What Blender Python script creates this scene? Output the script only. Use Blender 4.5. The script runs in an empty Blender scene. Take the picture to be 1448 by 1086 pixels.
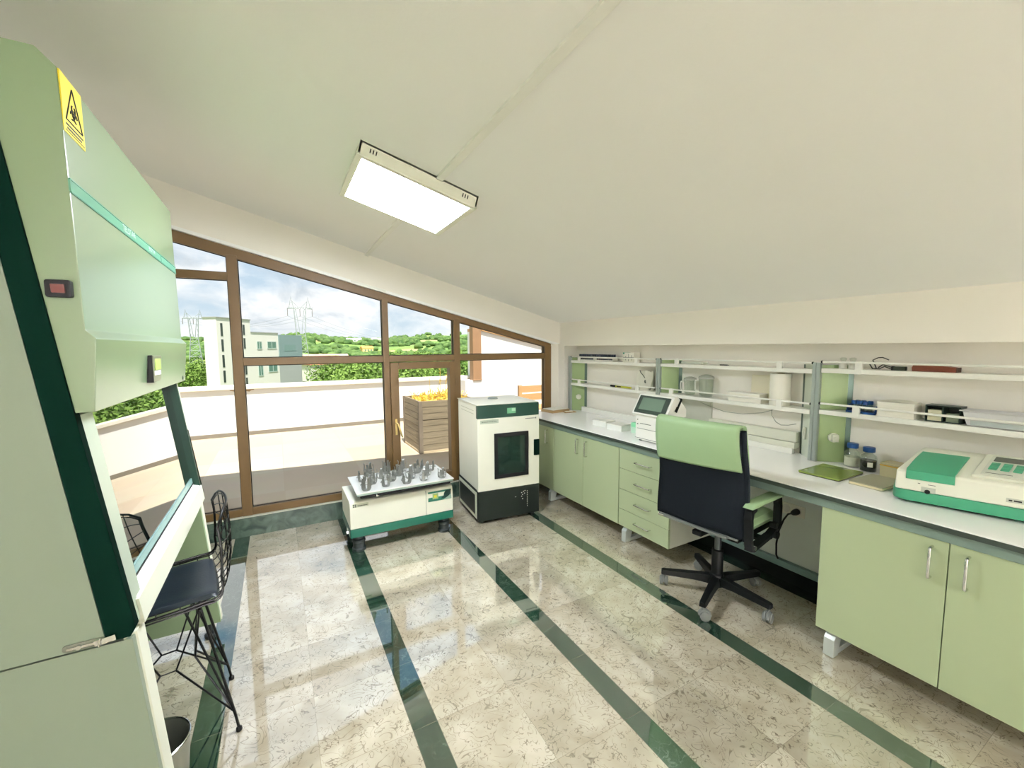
import bpy, bmesh, math, random
import numpy as np
from mathutils import Vector, Matrix, Euler
random.seed(7)
scn = bpy.context.scene
COL = scn.collection
PI = math.pi
rnd = random.Random(11)

# ------------------------------------------------------------------ materials
def lin(c):
    return tuple((v/255/12.92 if v/255 <= .04045 else ((v/255+.055)/1.055)**2.4) for v in c)
MATS = {}
def nn(nt, typ, **kw):
    n = nt.nodes.new(typ)
    for k, v in kw.items():
        setattr(n, k, v)
    return n
def mat(name, rgb=(200, 200, 200), rough=.5, metal=0., var=.06, scale=9., bump=0., bscale=60., trans=0., ior=1.45, emit=None, estr=0., coat=0., coatr=.03, spec=.5, alpha=1., stretch=None):
    """Principled surface with a light procedural mottling of its colour and optional bump."""
    if name in MATS:
        return MATS[name]
    m = bpy.data.materials.new(name); m.use_nodes = True
    nt = m.node_tree; b = nt.nodes['Principled BSDF']; L = nt.links.new
    c = lin(rgb)
    tc = nn(nt, 'ShaderNodeTexCoord')
    src = tc.outputs['Object']
    if stretch:
        mp = nn(nt, 'ShaderNodeMapping'); mp.inputs['Scale'].default_value = stretch
        L(src, mp.inputs['Vector']); src = mp.outputs['Vector']
    if var > 0:
        no = nn(nt, 'ShaderNodeTexNoise'); no.inputs['Scale'].default_value = scale; no.inputs['Detail'].default_value = 4
        L(src, no.inputs['Vector'])
        mx = nn(nt, 'ShaderNodeMix', data_type='RGBA')
        mx.inputs['A'].default_value = tuple(v*(1-var) for v in c)+(1,)
        mx.inputs['B'].default_value = tuple(min(1, v*(1+var)) for v in c)+(1,)
        L(no.outputs['Fac'], mx.inputs['Factor']); L(mx.outputs['Result'], b.inputs['Base Color'])
    else:
        b.inputs['Base Color'].default_value = c+(1,)
    b.inputs['Roughness'].default_value = rough
    b.inputs['Metallic'].default_value = metal
    b.inputs['Transmission Weight'].default_value = trans
    b.inputs['IOR'].default_value = ior
    b.inputs['Coat Weight'].default_value = coat; b.inputs['Coat Roughness'].default_value = coatr
    b.inputs['Specular IOR Level'].default_value = spec
    b.inputs['Alpha'].default_value = alpha
    if bump > 0:
        n2 = nn(nt, 'ShaderNodeTexNoise'); n2.inputs['Scale'].default_value = bscale
        L(src, n2.inputs['Vector'])
        bp = nn(nt, 'ShaderNodeBump'); bp.inputs['Strength'].default_value = bump; bp.inputs['Distance'].default_value = .01
        L(n2.outputs['Fac'], bp.inputs['Height']); L(bp.outputs['Normal'], b.inputs['Normal'])
    if emit:
        b.inputs['Emission Color'].default_value = lin(emit)+(1,); b.inputs['Emission Strength'].default_value = estr
    MATS[name] = m
    return m
def glass_mat(name, tint=(250, 252, 250), refl=1.0, rough=0., f0=.04):
    """thin pane: clear where seen square on, mirror-like at a slant (Schlick)."""
    if name in MATS:
        return MATS[name]
    m = bpy.data.materials.new(name); m.use_nodes = True
    nt = m.node_tree; nt.nodes.remove(nt.nodes['Principled BSDF']); L = nt.links.new
    out = nt.nodes['Material Output']
    tr = nn(nt, 'ShaderNodeBsdfTransparent'); tr.inputs['Color'].default_value = lin(tint)+(1,)
    gl = nn(nt, 'ShaderNodeBsdfAnisotropic'); gl.inputs['Roughness'].default_value = rough
    lw = nn(nt, 'ShaderNodeLayerWeight'); lw.inputs['Blend'].default_value = .5
    p = nn(nt, 'ShaderNodeMath', operation='POWER'); p.inputs[1].default_value = 5 if f0 < .1 else 3
    a = nn(nt, 'ShaderNodeMath', operation='MULTIPLY_ADD'); a.inputs[1].default_value = (1-f0)*refl; a.inputs[2].default_value = f0; a.use_clamp = True
    mx = nn(nt, 'ShaderNodeMixShader')
    L(lw.outputs['Facing'], p.inputs[0]); L(p.outputs[0], a.inputs[0]); L(a.outputs[0], mx.inputs[0])
    L(tr.outputs[0], mx.inputs[1]); L(gl.outputs[0], mx.inputs[2]); L(mx.outputs[0], out.inputs['Surface'])
    MATS[name] = m
    return m

# ------------------------------------------------------------------ mesh builder
class MB:
    def __init__(s): s.bm = bmesh.new(); s.mi = 0
    def _f(s, vs):
        try:
            f = s.bm.faces.new(vs); f.material_index = s.mi; return f
        except ValueError:
            return None
    def hexa(s, P):
        v = [s.bm.verts.new(p) for p in P]
        for q in ((0, 3, 2, 1), (4, 5, 6, 7), (0, 1, 5, 4), (1, 2, 6, 5), (2, 3, 7, 6), (3, 0, 4, 7)):
            s._f([v[i] for i in q])
        return s
    def box(s, x0, x1, y0, y1, z0, z1):
        x0, x1 = min(x0, x1), max(x0, x1); y0, y1 = min(y0, y1), max(y0, y1); z0, z1 = min(z0, z1), max(z0, z1)
        return s.hexa([(x0, y0, z0), (x1, y0, z0), (x1, y1, z0), (x0, y1, z0), (x0, y0, z1), (x1, y0, z1), (x1, y1, z1), (x0, y1, z1)])
    def obox(s, c, size, rot):
        a = [.5*t for t in size]; c = Vector(c); R = rot.to_matrix() if isinstance(rot, Euler) else rot
        P = [(-1, -1, -1), (1, -1, -1), (1, 1, -1), (-1, 1, -1), (-1, -1, 1), (1, -1, 1), (1, 1, 1), (-1, 1, 1)]
        return s.hexa([c + R @ Vector((p[0]*a[0], p[1]*a[1], p[2]*a[2])) for p in P])
    def prism(s, poly, axis, a0, a1):
        """poly: 2-D points; axis 'x': (y,z), 'y': (x,z), 'z': (x,y)"""
        def pt(p, a): return {'x': (a, p[0], p[1]), 'y': (p[0], a, p[1]), 'z': (p[0], p[1], a)}[axis]
        A = [s.bm.verts.new(pt(p, a0)) for p in poly]; B = [s.bm.verts.new(pt(p, a1)) for p in poly]
        n = len(poly)
        s._f(A[::-1]); s._f(B)
        for i in range(n): s._f([A[i], A[(i+1) % n], B[(i+1) % n], B[i]])
        return s
    def tube(s, pts, r, n=8, closed=False, cap=True):
        P = [Vector(p) for p in pts]; m = len(P)
        rr = r if isinstance(r, (list, tuple)) else [r]*m
        T = []
        for i in range(m):
            if closed: t = P[(i+1) % m]-P[i-1]
            else: t = P[min(i+1, m-1)]-P[max(i-1, 0)]
            T.append(t.normalized() if t.length > 1e-9 else Vector((0, 0, 1)))
        up = Vector((0, 0, 1)) if abs(T[0].z) < .9 else Vector((1, 0, 0))
        nrm = T[0].cross(up).normalized(); rings = []
        for i in range(m):
            if i: nrm = (nrm - T[i]*nrm.dot(T[i]));
            if nrm.length < 1e-6: nrm = T[i].orthogonal()
            nrm.normalize(); b = T[i].cross(nrm)
            rings.append([s.bm.verts.new(P[i]+(nrm*math.cos(2*PI*k/n)+b*math.sin(2*PI*k/n))*rr[i]) for k in range(n)])
        for i in range(m if closed else m-1):
            A, B = rings[i], rings[(i+1) % m]
            for k in range(n): s._f([A[k], A[(k+1) % n], B[(k+1) % n], B[k]])
        if cap and not closed: s._f(rings[0][::-1]); s._f(rings[-1])
        return s
    def cyl(s, p0, p1, r, n=20): return s.tube([p0, p1], r, n)
    def lathe(s, prof, c=(0, 0, 0), n=24, axis='z', capb=True, capt=True):
        rings = []
        for r, h in prof:
            R = []
            for k in range(n):
                a = 2*PI*k/n; q = (r*math.cos(a), r*math.sin(a))
                p = {'z': (q[0], q[1], h), 'y': (q[0], h, -q[1]), 'x': (h, q[0], q[1])}[axis]
                R.append(s.bm.verts.new((c[0]+p[0], c[1]+p[1], c[2]+p[2])))
            rings.append(R)
        for i in range(len(rings)-1):
            A, B = rings[i], rings[i+1]
            for k in range(n): s._f([A[k], A[(k+1) % n], B[(k+1) % n], B[k]])
        if capb: s._f(rings[0][::-1])
        if capt: s._f(rings[-1])
        return s
    def grid(s, fn, nu, nv, closed_u=False):
        V = [[s.bm.verts.new(fn(i/nu, j/nv)) for j in range(nv+1)] for i in range(nu+(0 if closed_u else 1))]
        for i in range(nu):
            for j in range(nv):
                a, b = V[i], V[(i+1) % len(V)]
                s._f([a[j], b[j], b[j+1], a[j+1]])
        return V
    def slab(s, fn, nrm, t, nu=14, nv=14, p=6, t2=None):
        """cushion: surface fn(u,v) (0..1) thickened along nrm(u,v) by t(+) and t2(-), rounded towards its rim"""
        t2 = t if t2 is None else t2
        def e(a): return max(0., 1-abs(2*a-1)**p)**.5
        def w(i, n): return .5-.5*math.cos(PI*i/n) if False else i/n
        A = [[None]*(nv+1) for _ in range(nu+1)]; B = [[None]*(nv+1) for _ in range(nu+1)]
        def dense(i, n):
            x = 2*i/n-1; return .5+.5*math.copysign(abs(x)**.6, x)
        for i in range(nu+1):
            for j in range(nv+1):
                u, v = dense(i, nu), dense(j, nv); P = Vector(fn(u, v)); N = Vector(nrm(u, v)); k = e(u)*e(v)
                if i in (0, nu) or j in (0, nv): A[i][j] = B[i][j] = s.bm.verts.new(P)
                else: A[i][j] = s.bm.verts.new(P+N*t*k); B[i][j] = s.bm.verts.new(P-N*t2*k)
        for i in range(nu):
            for j in range(nv):
                s._f([A[i][j], A[i+1][j], A[i+1][j+1], A[i][j+1]]); s._f([B[i][j], B[i][j+1], B[i+1][j+1], B[i+1][j]])
        return s
    def build(s, name, m, parent=None, bevel=0., seg=2, smooth=35, loc=None):
        bm = s.bm
        bmesh.ops.recalc_face_normals(bm, faces=bm.faces)
        if bevel > 0:
            es = [e for e in bm.edges if len(e.link_faces) == 2 and e.calc_face_angle(0) > .5]
            bmesh.ops.bevel(bm, geom=es, offset=bevel, segments=seg, affect='EDGES', clamp_overlap=True, profile=.5)
        me = bpy.data.meshes.new(name); bm.to_mesh(me); bm.free()
        for f in me.polygons: f.use_smooth = True
        me.set_sharp_from_angle(angle=math.radians(smooth))
        for mm in (m if isinstance(m, (list, tuple)) else [m]): me.materials.append(mm)
        o = bpy.data.objects.new(name, me); COL.objects.link(o)
        if bevel > 0:
            wn_ = o.modifiers.new('weighted_normals', 'WEIGHTED_NORMAL'); wn_.keep_sharp = True; wn_.weight = 80
        if parent: o.parent = parent
        if loc is not None: o.location = loc
        return o
def tag(o, label, cat, group=None, kind=None):
    o['label'] = label; o['category'] = cat
    if group: o['group'] = group
    if kind: o['kind'] = kind
    return o
def thing(name, label, cat, loc=(0, 0, 0), rz=0., group=None):
    o = bpy.data.objects.new(name, None); COL.objects.link(o)
    o.location = loc; o.rotation_euler = (0, 0, rz); o.empty_display_size = .05
    return tag(o, label, cat, group)
def struct(name, mb, m, parent=None, bevel=0., smooth=35):
    o = mb.build(name, m, parent, bevel, smooth=smooth)
    if not parent: o['kind'] = 'structure'
    return o
def dup(root, loc, rz, label=None, group=None):
    r = root.copy(); COL.objects.link(r); r.location = loc
    r.rotation_euler = (0, 0, rz)
    if label: r['label'] = label
    if group: r['group'] = group
    for ch in list(root.children):
        c = ch.copy(); COL.objects.link(c); c.parent = r
        for g in list(ch.children):
            d = g.copy(); COL.objects.link(d); d.parent = c
    return r
def text(name, body, size, m, parent, loc, rot, ext=.0004, align='CENTER', sx=1.):
    cu = bpy.data.curves.new(name, 'FONT'); cu.body = body; cu.size = size; cu.extrude = ext
    cu.align_x = align; cu.align_y = 'CENTER'; cu.materials.append(m)
    tmp = bpy.data.objects.new(name, cu); COL.objects.link(tmp)
    bpy.context.view_layer.update()
    me = bpy.data.meshes.new_from_object(tmp.evaluated_get(bpy.context.evaluated_depsgraph_get())); COL.objects.unlink(tmp); bpy.data.objects.remove(tmp)
    o = bpy.data.objects.new(name, me); COL.objects.link(o); o.parent = parent
    o.location = loc; o.rotation_euler = rot; o.scale = (sx, 1, 1)
    return o
def rrect(x0, x1, y0, y1, r, n=4):
    out = []
    for cx, cy, a in ((x1-r, y0+r, -90), (x1-r, y1-r, 0), (x0+r, y1-r, 90), (x0+r, y0+r, 180)):
        for k in range(n+1):
            t = math.radians(a+90*k/n); out.append((cx+r*math.cos(t), cy+r*math.sin(t)))
    return out
LAMP_MAIN, FILL_REAR, SKY, SUN, EXPO, FILL_WALL = 58.0, 12., .82, 8., 0.5, 200.  # rear and wall strengths drive added lamps out of view
# ------------------------------------------------------------------ palette
WALL = mat('wall_paint', (245, 241, 232), .7, var=.015, scale=3, bump=.03, bscale=120)
CEIL = mat('ceiling_paint', (246, 246, 243), .8, var=.012, scale=2.2, bump=.04, bscale=90)
WHITE = mat('white_lacquer', (238, 238, 230), .35, var=.02)
WHITE_G = mat('white_laminate', (252, 252, 250), .16, var=.01, scale=4)
SAGE = mat('sage_laminate', (170, 184, 147), .38, var=.025, scale=3)
SAGE_P = mat('sage_panel', (150, 172, 122), .4, var=.02, scale=4)
HOODG = mat('hood_green_enamel', (118, 140, 104), .38, var=.015, scale=3, coat=.9, coatr=.22)
HOODW = mat('hood_pale_grey_enamel', (130, 143, 124), .4, var=.015, scale=3)
HOODL = mat('hood_light_trim', (222, 224, 206), .35, var=.02)
DKGREEN = mat('dark_green_enamel', (2, 24, 17), .85, var=.04, spec=.05)
DKGLOSS = mat('dark_green_gloss', (22, 54, 42), .4, var=.04, spec=.25)
TEAL = mat('teal_enamel', (2, 86, 68), .35, var=.04)
MINT = mat('mint_band', (90, 150, 122), .3, var=.03)
TEALL = mat('light_teal_enamel', (58, 140, 106), .35, var=.03)
CREAM = mat('cream_enamel', (229, 230, 214), .35, var=.02)
PALEW = mat('pale_grey_plastic', (220, 222, 206), .4, var=.02)
STEELG = mat('grey_bench_steel', (112, 132, 122), .4, var=.04)
ALU = mat('anodised_aluminium', (168, 178, 174), .35, metal=.55, var=.04, stretch=(1, 1, .1))
CHROME = mat('chrome', (214, 216, 212), .13, metal=1., var=.03)
STEEL = mat('stainless_steel', (188, 190, 186), .36, metal=1., var=.05)
BLACK = mat('black_plastic', (8, 11, 11), .5, var=.08, spec=.25)
BLACKM = mat('black_wire', (12, 14, 14), .35, metal=.3, var=.08)
FABRIC = mat('black_upholstery', (12, 18, 23), .85, var=.15, scale=40, bump=.2, bscale=500, spec=.15)
LEATHER = mat('black_pad_leather', (30, 40, 48), .34, var=.1, scale=20, bump=.1, bscale=200)
LIME = mat('pale_green_vinyl', (144, 172, 130), .5, var=.03, scale=10, bump=.05, bscale=150)
GREYRUB = mat('grey_caster_rubber', (112, 116, 112), .5, var=.05)
RUB = mat('dark_rubber', (34, 42, 42), .55, var=.1)
WOODF = mat('brown_window_frame', (100, 77, 42), .45, var=.12, scale=5, stretch=(3, 3, 3))
SCREEN = mat('grey_green_screen', (110, 132, 116), .12, var=.04)
GLASSD = mat('tinted_door_glass', (26, 44, 36), .1, var=.03, scale=2, coat=.5)
YELLOW = mat('yellow_sticker', (226, 204, 40), .5, var=.03)
INK = mat('black_ink', (16, 22, 16), .6, var=0)
INKG = mat('grey_ink', (90, 98, 88), .6, var=0)
PAPER = mat('white_paper', (240, 238, 226), .8, var=.02)
BLUECAP = mat('blue_screw_cap', (8, 62, 118), .4, var=.05)
BLUE = mat('blue_plastic', (16, 66, 128), .4, var=.08)
PANE = glass_mat('window_glass', (252, 253, 252), .6, f0=.008)
SASHG = glass_mat('sash_glass', (196, 222, 216), 1.9, f0=.2)
CLEAR = glass_mat('clear_glassware', (246, 249, 246), 1.0, f0=.07)
TCLEAR = glass_mat('frosted_plastic', (214, 228, 218), 1.0, rough=.2, f0=.08)
WOODG = mat('weathered_wood', (130, 117, 94), .8, var=.5, scale=2.2, bump=.3, bscale=30, stretch=(1.2, 1.2, 14))
WOODB = mat('tan_wood', (176, 138, 92), .6, var=.2, scale=4, stretch=(1, 1, 8))
PLASTER = mat('white_render_outside', (216, 213, 206), .9, var=.03, scale=2)
STONEC = mat('parapet_coping_stone', (206, 200, 184), .8, var=.1, scale=4)

def floor_material():
    m = bpy.data.materials.new('polished_stone_floor'); m.use_nodes = True
    nt = m.node_tree; L = nt.links.new; b = nt.nodes['Principled BSDF']
    tc = nn(nt, 'ShaderNodeTexCoord'); sp = nn(nt, 'ShaderNodeSeparateXYZ'); L(tc.outputs['Object'], sp.inputs[0])
    def M(op, a, c=None, d=None):
        n = nn(nt, 'ShaderNodeMath', operation=op)
        for i, v in enumerate((a, c, d)):
            if v is None: continue
            if isinstance(v, (int, float)): n.inputs[i].default_value = v
            else: L(v, n.inputs[i])
        return n.outputs[0]
    X, Y = sp.outputs[0], sp.outputs[1]
    t = M('DIVIDE', M('ADD', X, .333), .805)
    d = M('MULTIPLY', M('ABSOLUTE', M('SUBTRACT', M('FRACT', M('ADD', t, .5)), .5)), .805)
    stripe = M('LESS_THAN', d, .053)
    ty = M('DIVIDE', M('SUBTRACT', Y, 2.42), .395)
    dy = M('MULTIPLY', M('ABSOLUTE', M('SUBTRACT', M('FRACT', M('ADD', ty, .5)), .5)), .395)
    jy = M('LESS_THAN', dy, .0011)
    jx = M('LESS_THAN', M('ABSOLUTE', M('SUBTRACT', d, .4025)), .001)
    je = M('LESS_THAN', M('ABSOLUTE', M('SUBTRACT', d, .053)), .001)
    joint = M('MAXIMUM', M('MAXIMUM', jy, jx), je)
    idv = nn(nt, 'ShaderNodeCombineXYZ')
    L(M('FLOOR', M('MULTIPLY', t, 2.)), idv.inputs[0]); L(M('FLOOR', ty), idv.inputs[1])
    wn = nn(nt, 'ShaderNodeTexWhiteNoise', noise_dimensions='3D'); L(idv.outputs[0], wn.inputs['Vector'])
    # each slab samples its own piece of stone
    off = nn(nt, 'ShaderNodeVectorMath', operation='MULTIPLY_ADD'); L(wn.outputs['Color'], off.inputs[0]); off.inputs[1].default_value = (7, 7, 7); L(tc.outputs['Object'], off.inputs[2])
    P = off.outputs[0]
    def noise(scale, det, dist, src=P):
        n = nn(nt, 'ShaderNodeTexNoise'); n.inputs['Scale'].default_value = scale; n.inputs['Detail'].default_value = det; n.inputs['Distortion'].default_value = dist
        L(src, n.inputs['Vector']); return n.outputs['Fac']
    def ramp(src, stops):
        r = nn(nt, 'ShaderNodeValToRGB'); e = r.color_ramp.elements
        while len(e) < len(stops): e.new(.5)
        for k, (p_, c_) in enumerate(stops):
            e[k].position = p_; e[k].color = lin(c_)+(1,)
        L(src, r.inputs[0]); return r.outputs[0]
    def vramp(src, p0, p1):
        n = nn(nt, 'ShaderNodeMapRange', interpolation_type='SMOOTHSTEP'); n.inputs[1].default_value = p0; n.inputs[2].default_value = p1
        L(src, n.inputs[0]); return n.outputs[0]
    # curly fossil-like lines: contour lines of a twisted noise, broken up by a second noise
    c1 = M('ABSOLUTE', M('SUBTRACT', M('FRACT', M('MULTIPLY', noise(10, 1.5, 1.3), 6.)), .5))
    l1 = M('SUBTRACT', 1., vramp(c1, .02, .09))
    k1 = vramp(noise(18, 2, .4), .38, .50)
    c2 = M('ABSOLUTE', M('SUBTRACT', noise(34, 1, .8), .5))
    l2 = M('MULTIPLY', M('SUBTRACT', 1., vramp(c2, .006, .022)), vramp(noise(22, 1, 0), .47, .57))
    vo = nn(nt, 'ShaderNodeTexVoronoi'); vo.inputs['Scale'].default_value = 42; L(P, vo.inputs['Vector'])
    sp2 = M('MULTIPLY', M('SUBTRACT', 1., vramp(vo.outputs['Distance'], .10, .19)), vramp(noise(11, 1, 0), .44, .54))
    marks = M('MINIMUM', 1., M('ADD', M('MULTIPLY', M('MULTIPLY', l1, k1), .7), M('ADD', M('MULTIPLY', l2, .8), M('MULTIPLY', sp2, .75))))
    base = ramp(noise(5, 3, .5), [(.3, (176, 166, 143)), (.52, (197, 188, 166)), (.75, (216, 208, 189))])
    mx = nn(nt, 'ShaderNodeMix', data_type='RGBA'); L(M('MULTIPLY', marks, .86), mx.inputs['Factor']); L(base, mx.inputs['A']); mx.inputs['B'].default_value = lin((104, 92, 74))+(1,)
    tone = nn(nt, 'ShaderNodeMix', data_type='RGBA', blend_type='MULTIPLY'); tone.inputs['Factor'].default_value = 1.
    L(mx.outputs['Result'], tone.inputs['A'])
    tv = nn(nt, 'ShaderNodeCombineColor'); v = M('MULTIPLY_ADD', wn.outputs['Value'], .22, .80)
    for i in range(3): L(v, tv.inputs[i])
    L(tv.outputs[0], tone.inputs['B'])
    gb = ramp(noise(7, 5, 1.5), [(.25, (20, 44, 32)), (.55, (32, 58, 44)), (.8, (46, 74, 58))])
    vein = M('MULTIPLY', M('SUBTRACT', 1., vramp(M('ABSOLUTE', M('SUBTRACT', noise(8, 4, 2.), .5)), 0.004, .02)), .3)
    gm = nn(nt, 'ShaderNodeMix', data_type='RGBA'); L(vein, gm.inputs['Factor']); L(gb, gm.inputs['A']); gm.inputs['B'].default_value = lin((128, 150, 128))+(1,)
    st = nn(nt, 'ShaderNodeMix', data_type='RGBA'); L(stripe, st.inputs['Factor']); L(tone.outputs['Result'], st.inputs['A']); L(gm.outputs['Result'], st.inputs['B'])
    jm = nn(nt, 'ShaderNodeMix', data_type='RGBA'); L(M('MULTIPLY', joint, .6), jm.inputs['Factor']); L(st.outputs['Result'], jm.inputs['A']); jm.inputs['B'].default_value = lin((128, 118, 100))+(1,)
    L(jm.outputs['Result'], b.inputs['Base Color'])
    b.inputs['Roughness'].default_value = .06; b.inputs['Specular IOR Level'].default_value = .75
    b.inputs['Coat Weight'].default_value = 1.; b.inputs['Coat IOR'].default_value = 2.3; b.inputs['Coat Roughness'].default_value = .02
    return m
FLOOR = floor_material()
def tile_mat(name, c, c2, sx, sy, joint):
    m = bpy.data.materials.new(name); m.use_nodes = True
    nt = m.node_tree; L = nt.links.new; b = nt.nodes['Principled BSDF']
    tc = nn(nt, 'ShaderNodeTexCoord'); br = nn(nt, 'ShaderNodeTexBrick'); L(tc.outputs['Object'], br.inputs['Vector'])
    br.offset = .0; br.inputs['Scale'].default_value = 1; br.inputs['Brick Width'].default_value = sx; br.inputs['Row Height'].default_value = sy
    br.inputs['Mortar Size'].default_value = .004; br.inputs['Color1'].default_value = lin(c)+(1,); br.inputs['Color2'].default_value = lin(c2)+(1,); br.inputs['Mortar'].default_value = lin(joint)+(1,)
    no = nn(nt, 'ShaderNodeTexNoise'); no.inputs['Scale'].default_value = 3; no.inputs['Detail'].default_value = 6; L(tc.outputs['Object'], no.inputs['Vector'])
    mx = nn(nt, 'ShaderNodeMix', data_type='RGBA', blend_type='MULTIPLY'); mx.inputs['Factor'].default_value = .5
    L(br.outputs['Color'], mx.inputs['A']); L(no.outputs['Color'], mx.inputs['B'])
    rr = nn(nt, 'ShaderNodeMix', data_type='RGBA'); rr.inputs['Factor'].default_value = .7
    L(mx.outputs['Result'], rr.inputs['A']); L(br.outputs['Color'], rr.inputs['B']); L(rr.outputs['Result'], b.inputs['Base Color'])
    b.inputs['Roughness'].default_value = .7
    return m
TERR = tile_mat('terrace_stone_tiles', (176, 162, 140), (166, 148, 124), .8, .8, (168, 150, 126))
def marble_mat():
    m = bpy.data.materials.new('dark_green_marble_skirting'); m.use_nodes = True
    nt = m.node_tree; L = nt.links.new; b = nt.nodes['Principled BSDF']
    tc = nn(nt, 'ShaderNodeTexCoord'); no = nn(nt, 'ShaderNodeTexNoise'); no.inputs['Scale'].default_value = 9; no.inputs['Detail'].default_value = 6; no.inputs['Distortion'].default_value = 1.5
    L(tc.outputs['Object'], no.inputs['Vector']); r = nn(nt, 'ShaderNodeValToRGB'); L(no.outputs['Fac'], r.inputs[0])
    r.color_ramp.elements[0].position = .3; r.color_ramp.elements[0].color = lin((40, 58, 50))+(1,)
    r.color_ramp.elements[1].position = .75; r.color_ramp.elements[1].color = lin((92, 112, 98))+(1,)
    L(r.outputs[0], b.inputs['Base Color']); b.inputs['Roughness'].default_value = .25
    return m
MARBLE = marble_mat()

# ------------------------------------------------------------------ room shell
XL, YB, YW = -1.38, -3.6, 4.2          # left wall, back wall, window plane
XR = 2.95                                # knee wall
def zc(x): return 1.88+.2685*(2.93-x)  # sloping ceiling
def ztrim(x): return 2.372-.2524*x      # underside of the white beam over the window
struct('floor', MB().box(XL-.15, 3.3, YB-.15, 4.34, -.12, 0), FLOOR)
struct('ceiling', MB().prism([(XL-.3, zc(XL-.3)), (3.5, zc(3.5)), (3.5, zc(3.5)+.22), (XL-.3, zc(XL-.3)+.22)], 'y', YB-.3, 4.52), CEIL)
struct('wall_left', MB().box(XL-.15, XL, YB, 4.3, 0, zc(XL)+.1), WALL)
struct('wall_back', MB().prism([(XL-.15, 0), (3.3, 0), (3.3, zc(3.3)+.05), (XL-.15, zc(XL-.15)+.05)], 'y', YB-.15, YB), WALL)
# beam over the window follows the roof slope
struct('wall_front', MB().prism([(XL, ztrim(XL)), (XR, ztrim(XR)), (XR, zc(XR)+.05), (XL, zc(XL)+.05)], 'y', 4.14, 4.34), WALL)
w = MB()
w.box(2.843, 3.3, 4.17, 4.34, 0, 1.66)            # pier right of the window
struct('wall_front_right', w, WALL)
struct('wall_right_pier', MB().box(XR, 3.3, 4.045, 4.17, 0, 1.9), WALL)   # cheek of the recess
w = MB()
w.box(XR, 3.3, YB, 4.045, 1.605, zc(XR)+.02)       # knee wall over the recess
struct('wall_right_recess', MB().box(3.13, 3.3, YB, 4.045, .815, 1.605), WALL)   # back of the recess
struct('wall_right', w, WALL)
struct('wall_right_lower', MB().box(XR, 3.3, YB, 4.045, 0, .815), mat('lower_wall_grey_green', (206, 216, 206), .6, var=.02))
s_ = MB(); s_.box(XL, 2.95, 4.14, 4.34, -.02, .165)
struct('baseboard_front', s_, MARBLE, bevel=.004)
s_ = MB(); s_.box(XL, 2.84, 4.135, 4.17, .165, .172)
struct('trim_1', s_, mat('pale_stone_ledge', (186, 188, 172), .5, var=.05))
s_ = MB(); s_.box(XR-.012, XR, YB, 4.1, 0, .10)
struct('baseboard_right', s_, BLACK)
s_ = MB(); s_.box(XR-.035, XR, YB, 4.1, .10, .145)
struct('trim_2', s_, mat('blue_grey_rail_paint', (120, 148, 142), .4, var=.04), bevel=.003)
s_ = MB(); s_.prism([(XL, ztrim(XL)-.026), (2.86, ztrim(2.86)-.026), (2.95, ztrim(2.95)), (XL, ztrim(XL))], 'y', 4.122, 4.2)
struct('trim_3', s_, mat('trim_white', (252, 252, 248), .5))

# window wall: brown frame with separate panes
def zl(x): return 2.266-.2426*x        # underside of the raking head member
def zu(x): return 2.352-.2524*x
F0, F1 = 4.165, 4.245
win = MB()
win.prism([(XL, zl(XL)), (2.843, zl(2.843)), (2.843, zu(2.843)), (XL, zu(XL))], 'y', F0, F1)
win.box(-.325, -.25, F0-.006, F1, .172, zl(-.29)+.02)
win.box(.893, .95, F0-.004, F1, .172, zl(.92)+.02)
win.box(1.617, 1.687, F0-.004, F1, .172, zl(1.65)+.02)
win.box(2.755, 2.843, F0-.004, F1, .172, zl(2.8)+.02)
win.box(XL, -.3, F0, F1, .172, .236); win.box(-.3, .9, F0, F1, .172, .236); win.box(1.65, 2.8, F0, F1, .172, .236)
win.box(-.3, 2.8, F0+.002, F1-.002, 1.458, 1.521)
win.box(XL, -.3, F0+.002, F1-.002, 2.155, 2.217)
wo = struct('window_1', win, WOODF, bevel=.005)
panes = [[(XL, .236), (-.325, .236), (-.325, 2.155), (XL, 2.155)], [(XL, 2.217), (-.325, 2.217), (-.325, zl(-.325)), (XL, zl(XL))],
         [(-.25, .236), (.893, .236), (.893, 1.458), (-.25, 1.458)], [(-.25, 1.521), (.893, 1.521), (.893, zl(.893)), (-.25, zl(-.25))],
         [(.95, 1.521), (1.617, 1.521), (1.617, zl(1.617)), (.95, zl(.95))], [(1.687, 1.521), (2.755, 1.521), (2.755, zl(2.755)), (1.687, zl(1.687))],
         [(1.687, .236), (2.755, .236), (2.755, 1.458), (1.687, 1.458)]]
for P in panes:
    p_ = MB(); vs = [p_.bm.verts.new((x, 4.21, z)) for x, z in P]; p_._f(vs)
    p_.build('pane', PANE, wo)
gk = MB()
for P in panes[:]:
    xs = [p[0] for p in P]; zs = [p[1] for p in P]
    n = len(P)
    for i in range(n):
        a, b = P[i], P[(i+1) % n]
        gk.tube([(a[0], 4.2, a[1]), (b[0], 4.2, b[1])], .006, 4)
gk.build('gasket', BLACK, wo)
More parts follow.
